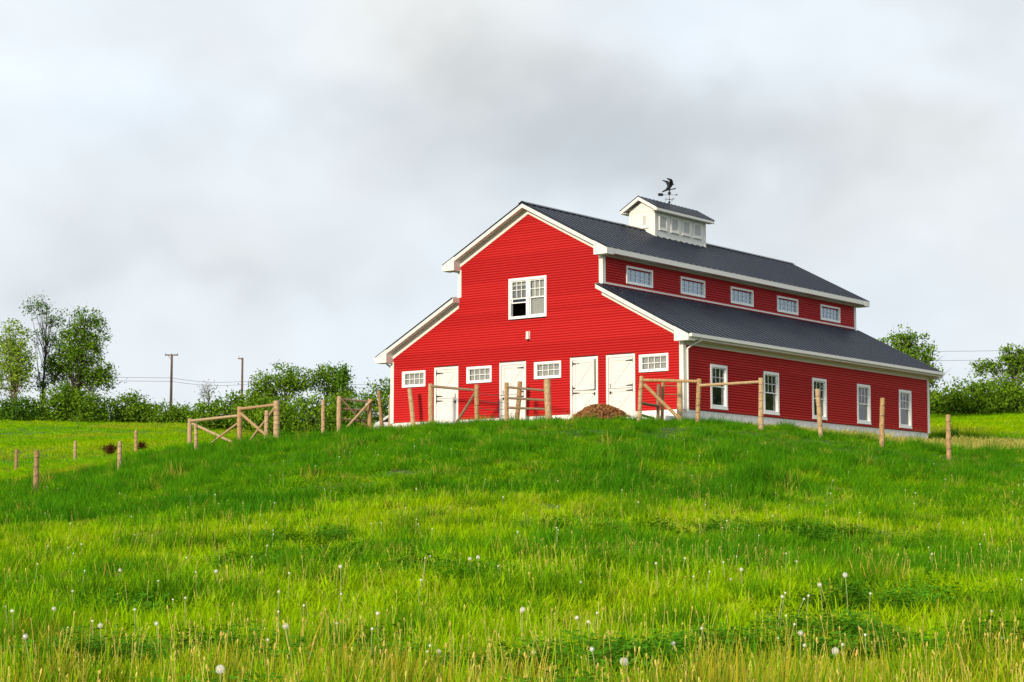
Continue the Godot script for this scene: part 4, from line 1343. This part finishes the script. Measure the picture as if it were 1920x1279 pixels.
func build_poles() -> void:
	var tops := [Vector3(-44.1, 24.9, -245), Vector3(-38.5, 26.9, -270)]
	var labels := ["wooden utility pole with a crossarm rising from the hedge", "wooden utility pole with a side bracket behind the hedge"]
	for i in 2:
		var top: Vector3 = tops[i]
		var foot := on_ground(top.x, top.z)
		var p := thing("utility_pole", labels[i], "utility pole", foot, 0.0, "utility poles behind the hedge")
		var h := top.y - foot.y
		var s := MB.new()
		s.tube([Vector3(0, -0.3, 0), Vector3(0, h * 0.5, 0), Vector3(0, h, 0)], [0.2, 0.17, 0.14], 10)
		make("shaft", s, M.pole, p)
		var ca := MB.new()
		if i == 0:
			ca.box(Vector3(-0.85, h - 0.12, 0.14), Vector3(0.85, h + 0.04, 0.28))
			ca.tube([Vector3(-0.45, h - 0.08, 0.2), Vector3(0, h - 0.7, 0.14)], [0.03, 0.03], 5)
		else:
			ca.box(Vector3(-0.62, h - 0.22, 0.12), Vector3(0.1, h - 0.06, 0.26))
		make("crossarm", ca, M.pole, p)
		for x in ([-0.75, 0.0, 0.75] if i == 0 else [-0.5]):
			var ins := MB.new()
			ins.tube([Vector3(x, h + 0.04, 0.21), Vector3(x, h + 0.2, 0.21)], [0.05, 0.035], 7)
			make("insulator", ins, M.wire, p)
	var runs := [
		["thin cable running from the crossarm pole out over the trees", [Vector3(-80.0, 22.6, -232), Vector3(-44.1, 21.9, -245)]],
		["thin cable strung between the two wooden poles", [Vector3(-44.1, 21.9, -245), Vector3(-38.5, 23.5, -270)]],
		["thin cable running from the bracket pole behind the barn", [Vector3(-38.5, 23.5, -270), Vector3(10.0, 24.5, -280)]],
		["upper thin power line crossing the sky past the barn", [Vector3(36.0, 26.6, -255), Vector3(90.0, 27.0, -250)]],
		["lower thin power line crossing the sky past the barn", [Vector3(36.0, 25.5, -255), Vector3(90.0, 25.6, -250)]]]
	for r in runs:
		var a: Vector3 = r[1][0]
		var b: Vector3 = r[1][1]
		var o := thing("power_line", r[0], "cable", a, 0.0, "cables in the sky")
		for k in 2 if r[0].begins_with("thin") else 1:
			var mb := MB.new()
			var path := []
			var rad := []
			for i in 9:
				var t := i / 8.0
				path.append((b - a) * t + Vector3(0, -k * 0.45 - sin(PI * t) * 0.012 * a.distance_to(b), 0))
				rad.append(0.022)
			mb.tube(path, rad, 5)
			make("cable", mb, M.wire, o)

func build_car() -> void:
	var at := on_ground(-4.6, -92.0)
	var c := thing("parked_car", "white car partly hidden behind the fence by the barn's far corner", "car", at, PI + 0.12)
	var b := MB.new()
	for q in [[[-2.1, 0.32], [-2.15, 0.72], [-1.5, 0.92], [2.05, 0.95], [2.15, 0.62], [2.1, 0.32]], [[-0.95, 0.9], [-0.25, 1.42], [1.25, 1.45], [2.0, 0.94]]]:
		var pts := []
		for p in q:
			pts.append(Vector2(p[0], p[1]))
		b.prism(pts, -0.82 if q.size() > 4 else -0.7, 0.82 if q.size() > 4 else 0.7)
	make("body", b, M.car, c)
	for s in [-1.0, 1.0]:
		for w in [[[-0.78, 0.95], [-0.2, 1.36], [0.35, 1.38], [0.35, 0.96]], [[0.42, 0.96], [0.42, 1.38], [1.2, 1.38], [1.75, 0.97]]]:
			var g := MB.new()
			var pts := []
			for p in w:
				pts.append(Vector2(p[0], p[1]))
			g.prism(pts, minf(s * 0.702, s * 0.715), maxf(s * 0.702, s * 0.715))
			make("window", g, M.iron, c)
		for x in [-1.35, 1.35]:
			var t := MB.new()
			t.tube([Vector3(x, 0.33, s * 0.62), Vector3(x, 0.33, s * 0.85)], [0.33, 0.33], 18)
			make("wheel", t, M.tyre, c)

# ------------------------------------------------------------------ grass
func clump(blades: int, radius: float, h0: float, h1: float, width: float, lean: float, sd: int) -> ArrayMesh:
	var r := RandomNumberGenerator.new()
	r.seed = sd
	var mb := MB.new()
	mb.colored = true
	for i in blades:
		var a := r.randf() * TAU
		var d := sqrt(r.randf()) * radius
		var p := Vector3(cos(a) * d, -0.02, sin(a) * d)
		var h := r.randf_range(h0, h1)
		var b := r.randf() * TAU
		var out := Vector3(cos(b), 0, sin(b)) * lean * h * r.randf_range(0.25, 1.2) + Vector3(cos(a), 0, sin(a)) * d * 0.35
		var face := r.randf() * TAU
		var side := Vector3(cos(face), 0, sin(face)) * width * r.randf_range(0.6, 1.25) * 0.5
		var s := r.randf_range(0.72, 1.28)
		mb.tint = Color(s * r.randf_range(0.85, 1.2), s, s * r.randf_range(0.7, 1.2))
		var m1 := p + Vector3(0, h * 0.45, 0) + out * 0.22
		var m2 := p + Vector3(0, h * 0.8, 0) + out * 0.62
		var tip := p + Vector3(0, h * 0.98, 0) + out
		mb.quad(p - side, m1 - side * 0.9, m1 + side * 0.9, p + side)
		mb.quad(m1 - side * 0.9, m2 - side * 0.55, m2 + side * 0.55, m1 + side * 0.9)
		mb.tri(m2 - side * 0.55, tip, m2 + side * 0.55)
	return mb.mesh(M.grass)

func weed(sd: int) -> ArrayMesh:
	var r := RandomNumberGenerator.new()
	r.seed = sd
	var mb := MB.new()
	mb.colored = true
	for i in 26:
		var a := r.randf() * TAU
		var d := r.randf() * 0.10
		var p := Vector3(cos(a) * d, 0.0, sin(a) * d)
		var h := r.randf_range(0.05, 0.19)
		var c := p + Vector3(cos(a) * 0.06, h, sin(a) * 0.06)
		var s := r.randf_range(0.75, 1.25)
		mb.tint = Color(s, s, s)
		for k in 3:
			var b := a + k * TAU / 3.0 + r.randf_range(-0.3, 0.3)
			var e := Vector3(cos(b), r.randf_range(-0.2, 0.45), sin(b)) * r.randf_range(0.016, 0.03)
			var w := Vector3(-sin(b), 0, cos(b)) * 0.011
			mb.quad(c, c + e * 0.6 + w, c + e * 1.15, c + e * 0.6 - w)
		mb.tri(p, c, p + Vector3(0.004, 0, 0.003))
	return mb.mesh(M.grass)

func stalk(sd: int) -> ArrayMesh:
	var r := RandomNumberGenerator.new()
	r.seed = sd
	var mb := MB.new()
	mb.colored = true
	mb.tint = Color(1, 1, 1)
	var b := r.randf() * TAU
	var out := Vector3(cos(b), 0, sin(b)) * r.randf_range(0.01, 0.12)
	var h := 1.0
	mb.tube([Vector3(0, -0.05, 0), Vector3(0, 0.5, 0) + out * 0.35, Vector3(0, h, 0) + out], [0.0095, 0.008, 0.006], 4)
	# a pale closed head or a few ragged scales
	if sd % 3 == 1:
		mb.tint = Color(1.35, 1.45, 2.6)
		var at := Vector3(0, h, 0) + out
		mb.tube([at + Vector3(0, -0.015, 0), at + Vector3(0, 0.012, 0), at + Vector3(0, 0.045, 0), at + Vector3(0, 0.06, 0)], [0.008, 0.021, 0.018, 0.006], 6)
	for i in 7 if sd % 3 != 1 else 3:
		var a := r.randf() * TAU
		var p := Vector3(0, h + r.randf_range(-0.06, 0.02), 0) + out
		var e := Vector3(cos(a) * 0.035, r.randf_range(-0.02, 0.05), sin(a) * 0.035)
		mb.tint = Color(1.1, 0.95, 0.85) * r.randf_range(0.7, 1.2)
		mb.tri(p, p + e + Vector3(0, 0.02, 0), p + e * 0.5 + Vector3(0.012, -0.02, 0.012))
	return mb.mesh(M.stalk)

class Field:
	var rows := PackedFloat32Array()
	var count := 0
	func put(p: Vector3, yaw: float, s: float, sy: float, tilt: Vector2, col: Color) -> void:
		var b := Basis(Vector3(tilt.y, 0, -tilt.x).normalized(), tilt.length()) if tilt.length() > 0.001 else Basis()
		b = b * Basis(Vector3.UP, yaw) * Basis.from_scale(Vector3(s, sy, s))
		rows.append_array([b.x.x, b.y.x, b.z.x, p.x, b.x.y, b.y.y, b.z.y, p.y, b.x.z, b.y.z, b.z.z, p.z, col.r, col.g, col.b, 1.0])
		count += 1

func sow(called: String, label: String, category: String, mesh: Mesh, f: Field) -> void:
	if f.count == 0:
		return
	var mm := MultiMesh.new()
	mm.transform_format = MultiMesh.TRANSFORM_3D
	mm.use_colors = true
	mm.mesh = mesh
	mm.instance_count = f.count
	mm.buffer = f.rows
	var o := MultiMeshInstance3D.new()
	o.name = called
	o.multimesh = mm
	add_child(o, true)
	tag(o, label, category, "", "stuff")

# broad patches of darker clover and dock: x, z, radius
const PATCHES := [[-2.35, -11.0, 0.55], [-1.75, -11.4, 0.5], [-0.95, -10.4, 0.6], [-0.5, -10.6, 0.4], [0.35, -10.2, 0.5], [0.9, -10.6, 0.55], [1.5, -11.2, 0.5], [2.6, -11.6, 0.45], [-1.3, -8.0, 0.4], [0.15, -8.2, 0.35],
	[3.1, -15.6, 0.6], [2.75, -15.9, 0.4], [-2.4, -20.5, 0.9], [-0.8, -19.5, 0.6], [-0.2, -18.0, 0.5], [1.1, -26.5, 1.0], [3.7, -27.5, 1.2], [4.8, -27.0, 1.2], [-5.2, -33, 1.5], [-3.0, -24.5, 0.8], [1.2, -21.0, 0.6], [2.0, -13.2, 0.4], [-3.0, -15.0, 0.5]]

func build_grass() -> void:
	var patch := FastNoiseLite.new()
	patch.seed = 31
	patch.frequency = 0.11
	patch.fractal_octaves = 3
	var tuft := FastNoiseLite.new()
	tuft.seed = 91
	tuft.frequency = 0.55
	tuft.fractal_octaves = 3
	var wide := FastNoiseLite.new()
	wide.seed = 8
	wide.frequency = 0.035
	wide.fractal_octaves = 3
	var meshes := {
		"near": [clump(30, 0.11, 0.07, 0.19, 0.0062, 0.40, 1), clump(26, 0.12, 0.08, 0.23, 0.0055, 0.34, 2)],
		"mid": [clump(32, 0.16, 0.07, 0.20, 0.009, 0.55, 3), clump(30, 0.15, 0.06, 0.18, 0.008, 0.65, 4)],
		"lush": [clump(46, 0.26, 0.07, 0.20, 0.012, 1.1, 5), clump(44, 0.24, 0.06, 0.18, 0.011, 1.3, 6), clump(40, 0.20, 0.09, 0.25, 0.011, 0.9, 9)],
		"far": [clump(46, 0.55, 0.06, 0.16, 0.03, 0.5, 7)]}
	var fields := {}
	for k in meshes:
		fields[k] = []
		for m in meshes[k]:
			fields[k].append(Field.new())
	var weeds := [Field.new(), Field.new()]
	var straw := [Field.new(), Field.new(), Field.new()]
	var yellow := Color(0.325, 0.49, 0.003)
	var green := Color(0.165, 0.41, 0.004)
	var deep := Color(0.045, 0.19, 0.006)
	var lush := Color(0.070, 0.240, 0.005)
	var dry := Color(0.52, 0.42, 0.07)
	var rust := Color(0.42, 0.36, 0.03)
	# bands of depth: from, to, clumps for each square metre
	for band in [[4.5, 9.0, 105.0], [9.0, 14.0, 80.0], [14.0, 22.0, 52.0], [22.0, 34.0, 34.0], [34.0, 55.0, 17.0], [55.0, 104.0, 11.0], [104.0, 160.0, 4.0], [160.0, 240.0, 2.2]]:
		var d0: float = band[0]
		var d1: float = band[1]
		var area := 0.36 * (d1 * d1 - d0 * d0) + 5.0 * (d1 - d0)
		for i in int(area * band[2]):
			var d := sqrt(lerpf(d0 * d0, d1 * d1, rng.randf()))
			var x := rng.randf_range(-1, 1) * (0.36 * d + 2.5)
			var z := -d
			var uv := barn_uv(x, z)
			if uv.x > -0.12 and uv.x < W + 0.12 and uv.y > -0.12 and uv.y < L + 0.12:
				continue
			if uv.y > -1.15 and uv.y < 0.0 and uv.x > 0.0 and uv.x < W - 0.2:
				continue
			# bare trodden strip right under the long wall is thin
			var pn := patch.get_noise_2d(x * 1.0, z * 0.8)
			var wn := wide.get_noise_2d(x, z)
			var far_side := (x + 22.0) * (-28.0) - (z + 72.0) * 8.0 > 0.0 and x < -8.0
			var meadow := d > 101.0 or (far_side and d > 70.0)
			var mown := uv.x < -0.1 and uv.x > -6.5 - wn * 3.0 and uv.y > 3.0 and d > 60.0
			var col: Color
			var kind := "near"
			var sy := 1.0
			var s := rng.randf_range(0.8, 1.25)
			if meadow or mown:
				kind = "far" if d > 90.0 or mown else "lush"
				col = yellow.lerp(green, clampf(0.6 + pn * 0.9 + wn * 0.5, 0.0, 1.0))
				if wide.get_noise_2d(x * 1.7 + 90.0, z * 1.1) > 0.24:
					col = col.lerp(rust, 0.35)
				if mown:
					col = col.lerp(Color(0.50, 0.43, 0.13), 0.85)
				sy = 1.0 if kind == "far" else 0.55
			else:
				# taller, darker grass on the upper slope
				var tall := rng.randf() < smoothstep(22.0, 52.0, d + pn * 26.0) * 0.93
				kind = "lush" if d > 34.0 else ("mid" if d > 14.0 else "near")
				col = yellow.lerp(green, clampf(0.45 + pn * 0.7, 0.0, 1.0))
				if tall:
					col = lush.lerp(green, rng.randf() * 0.5)
				if pn > 0.30:
					col = col.lerp(deep, 0.6)
				var tn := tuft.get_noise_2d(x * (0.8 if d > 34.0 else 1.0), z * (0.55 if d > 34.0 else 0.8))
				sy = rng.randf_range(0.75, 1.15) * (1.0 + 0.35 * pn + 0.9 * tn)
				s *= 1.0 + 0.35 * tn
				if tn > 0.2 + rng.randf() * 0.12:
					col = col.lerp(deep, rng.randf_range(0.55, 0.9))
				elif tn < -0.25:
					col = col.lerp(yellow, 0.25)
				if d > 34.0:
					sy *= (1.0 if tall else 0.75) * (1.0 + 0.6 * wn) * (1.0 + 0.9 * maxf(tn, -0.4))
				# browner seed grass close to the camera
				if d < 12.0 and rng.randf() < 0.45 * (1.0 - smoothstep(8.5, 13.0, d)) + 0.08:
					col = col.lerp(rust, rng.randf_range(0.4, 0.95))
				elif rng.randf() < 0.05:
					col = col.lerp(dry, 0.6)
			var inside := false
			if d < 36.0:
				for q in PATCHES:
					var ex: float = x - q[0]
					var ez: float = z - q[1]
					var r2: float = (ex * ex + ez * ez * 0.5) / (q[2] * q[2])
					if r2 < 1.6:
						if rng.randf() < clampf(0.75 - r2 + 2.6 * tuft.get_noise_2d(x * 2.5, z * 2.5), 0.0, 0.55):
							inside = true
			col = col * rng.randf_range(0.82, 1.18)
			var p := on_ground(x, z)
			var lean := Vector2(rng.randfn() * 0.16 + 0.05, rng.randfn() * 0.16)
			if inside and d < 30.0:
				var wf: Field = weeds[rng.randi() % 2]
				for again in 2:
					var near_by := on_ground(x + rng.randfn() * 0.09, z + rng.randfn() * 0.09)
					weeds[again].put(near_by, rng.randf() * TAU, s * rng.randf_range(0.7, 1.2), s * rng.randf_range(0.4, 1.0), lean, Color(0.085, 0.26, 0.010) * rng.randf_range(0.7, 1.3))
				wf.put(p, rng.randf() * TAU, s, s * 0.9, lean, Color(0.08, 0.25, 0.010) * rng.randf_range(0.8, 1.3))
				if rng.randf() < 0.45:
					continue
				col = col.lerp(deep, 0.6)
				sy *= 0.85
			var fl: Array = fields[kind]
			var f: Field = fl[rng.randi() % fl.size()]
			f.put(p, rng.randf() * TAU, s, s * sy, lean, col)
	# dry stalks stand above the grass, thick in the foreground
	for i in 9500:
		var d := lerpf(5.0, 38.0, pow(rng.randf(), 1.35))
		var x := rng.randf_range(-1, 1) * (0.36 * d + 1.5)
		var q := patch.get_noise_2d(x * 2.2 + 50.0, -d * 1.6)
		if q < rng.randf_range(-0.25, 0.2) and d > 9.0:
			continue
		if d > 13.0 and rng.randf() < 0.45 and x < 0.0:
			continue
		var h := rng.randf_range(0.12, 0.31)
		var w := rng.randf_range(0.15, 0.27)
		var f: Field = straw[rng.randi() % 3]
		f.put(on_ground(x, -d), rng.randf() * TAU, w, h, Vector2(rng.randfn() * 0.13, rng.randfn() * 0.13), Color(0.62, 0.49, 0.12).lerp(Color(0.46, 0.52, 0.08), rng.randf()).lerp(Color(0.46, 0.27, 0.10), rng.randf() * 0.35) * rng.randf_range(0.8, 1.2))
	var names := {"near": ["meadow_grass", "fine yellow-green meadow grass in the foreground"], "mid": ["slope_grass", "yellow-green grass on the lower slope"], "lush": ["tall_grass", "tall dark green grass on the rise before the barn"], "far": ["short_grass", "short yellow-green grass of the meadow behind the barn"]}
	for k in meshes:
		for i in meshes[k].size():
			sow(names[k][0], names[k][1], "grass", meshes[k][i], fields[k][i])
	for i in 2:
		sow("clover", "dark green clover and dock patches in the meadow", "clover", weed(40 + i), weeds[i])
	for i in 3:
		sow("dry_stalks", "thin dry flower stalks standing in the meadow grass", "stalks", stalk(60 + i), straw[i])

func seed_head(blown: float) -> ArrayMesh:
	var r := RandomNumberGenerator.new()
	r.seed = 99
	var mb := MB.new()
	for i in 150:
		# evenly round a ball
		var y := 1.0 - 2.0 * (i + 0.5) / 150.0
		var a := i * 2.39996
		var d := Vector3(cos(a) * sqrt(1.0 - y * y), y, sin(a) * sqrt(1.0 - y * y))
		if d.x + d.y * 0.4 > blown:
			continue
		var e1 := d.cross(Vector3(0.3, 0.2, 0.9)).normalized()
		var e2 := d.cross(e1)
		var tip := d * r.randf_range(0.0145, 0.019)
		mb.tri(d * 0.004, tip + e1 * 0.0006, tip - e1 * 0.0006)
		for k in 3:
			var b := TAU * k / 3.0 + i
			var o := (e1 * cos(b) + e2 * sin(b)) * 0.0042
			var o2 := (e1 * cos(b + 0.5) + e2 * sin(b + 0.5)) * 0.0042
			mb.tri(tip, tip + o + d * 0.002, tip + o2 + d * 0.002)
	return mb.mesh(M.fluff)

func build_dandelions() -> void:
	var heads := [seed_head(2.0), seed_head(0.75), seed_head(0.25)]
	var core := SphereMesh.new()
	core.radius = 0.006
	core.height = 0.012
	core.radial_segments = 8
	core.rings = 5
	core.material = M.stalk
	# x, height above ground, depth, size
	var spots := [[-1.21, 0.28, 8.0, 1.15], [-1.2, 0.30, 10.4, 1.0], [-2.35, 0.27, 11.0, 0.9], [-3.1, 0.26, 12.9, 0.85], [0.06, 0.34, 11.6, 1.0], [0.51, 0.29, 8.4, 1.1], [1.55, 0.30, 9.0, 1.05], [1.62, 0.26, 10.8, 0.9], [0.42, 0.25, 9.6, 0.8], [2.63, 0.36, 15.0, 1.2],
		[-2.5, 0.3, 16.3, 1.0], [-1.5, 0.3, 16.8, 1.0], [-3.4, 0.3, 16.6, 0.9], [1.95, 0.33, 16.2, 0.9], [2.4, 0.3, 14.8, 1.0], [-0.3, 0.33, 17.5, 1.1], [-0.38, 0.3, 17.8, 1.0], [-2.1, 0.26, 11.4, 0.8], [2.9, 0.28, 9.9, 0.8], [-2.4, 0.3, 9.6, 0.9]]
	for i in 170:
		var d := lerpf(10.0, 56.0, pow(rng.randf(), 1.2))
		spots.append([rng.randf_range(-1, 1) * 0.28 * d, rng.randf_range(0.16, 0.32) + d * 0.002, d, rng.randf_range(0.3, 0.75)])
	for s in spots:
		var at := on_ground(s[0], -s[2])
		var t := thing("dandelion", "white dandelion seed head on a thin stem in the meadow grass", "dandelion", at, rng.randf() * TAU, "dandelion clocks in the meadow")
		var bend := Vector3(rng.randfn() * 0.03, 0, rng.randfn() * 0.02)
		var st := MB.new()
		var top := Vector3(0, s[1] - 0.04, 0) + bend
		st.tube([Vector3(0, -0.03, 0), Vector3(0, s[1] * 0.5, 0) + bend * 0.3, top], [0.0032, 0.003, 0.0026], 6)
		make("stem", st, M.stem, t)
		var h := part("seed_head", heads[0 if s[3] > 0.95 else rng.randi() % 3], t, top)
		var k: float = s[3] * 0.88 * (1.0 + maxf(0.0, s[2] - 20.0) * 0.006)
		h.scale = Vector3(k, k, k)
		part("core", core, t, top)

# ------------------------------------------------------------------ all
func _ready() -> void:
	rng.seed = 20240
	# camera
	var cam := Camera3D.new()
	cam.name = "camera"
	cam.fov = 20.366
	cam.near = 0.1
	cam.far = 4000.0
	add_child(cam)
	cam.position = Vector3(0, EYE, 0)
	cam.rotation = Vector3(0.10374, 0, 0)
	cam.current = true
	# sky and exposure
	var env := Environment.new()
	env.background_mode = Environment.BG_SKY
	env.sky = build_sky()
	env.tonemap_mode = Environment.TONE_MAPPER_LINEAR
	env.tonemap_exposure = 1.0
	env.sdfgi_enabled = true
	env.ssao_enabled = true
	env.ssil_enabled = true
	var we := WorldEnvironment.new()
	we.name = "world"
	we.environment = env
	add_child(we)
	# low veiled sun behind the camera, a little to the left
	var sun := DirectionalLight3D.new()
	sun.name = "sun"
	sun.light_color = Color(1.0, 0.94, 0.84)
	sun.light_energy = 1.35
	sun.light_angular_distance = 6.0
	sun.shadow_enabled = true
	add_child(sun)
	sun.look_at_from_position(Vector3.ZERO, -Vector3(-0.525, 0.265, 0.81), Vector3.UP)
	build_materials()
	build_ground_table()
	build_ground()
	build_barn()
	build_weathervane()
	build_fences()
	build_heap()
	build_car()
	build_poles()
	build_trees()
	build_grass()
	build_dandelions()
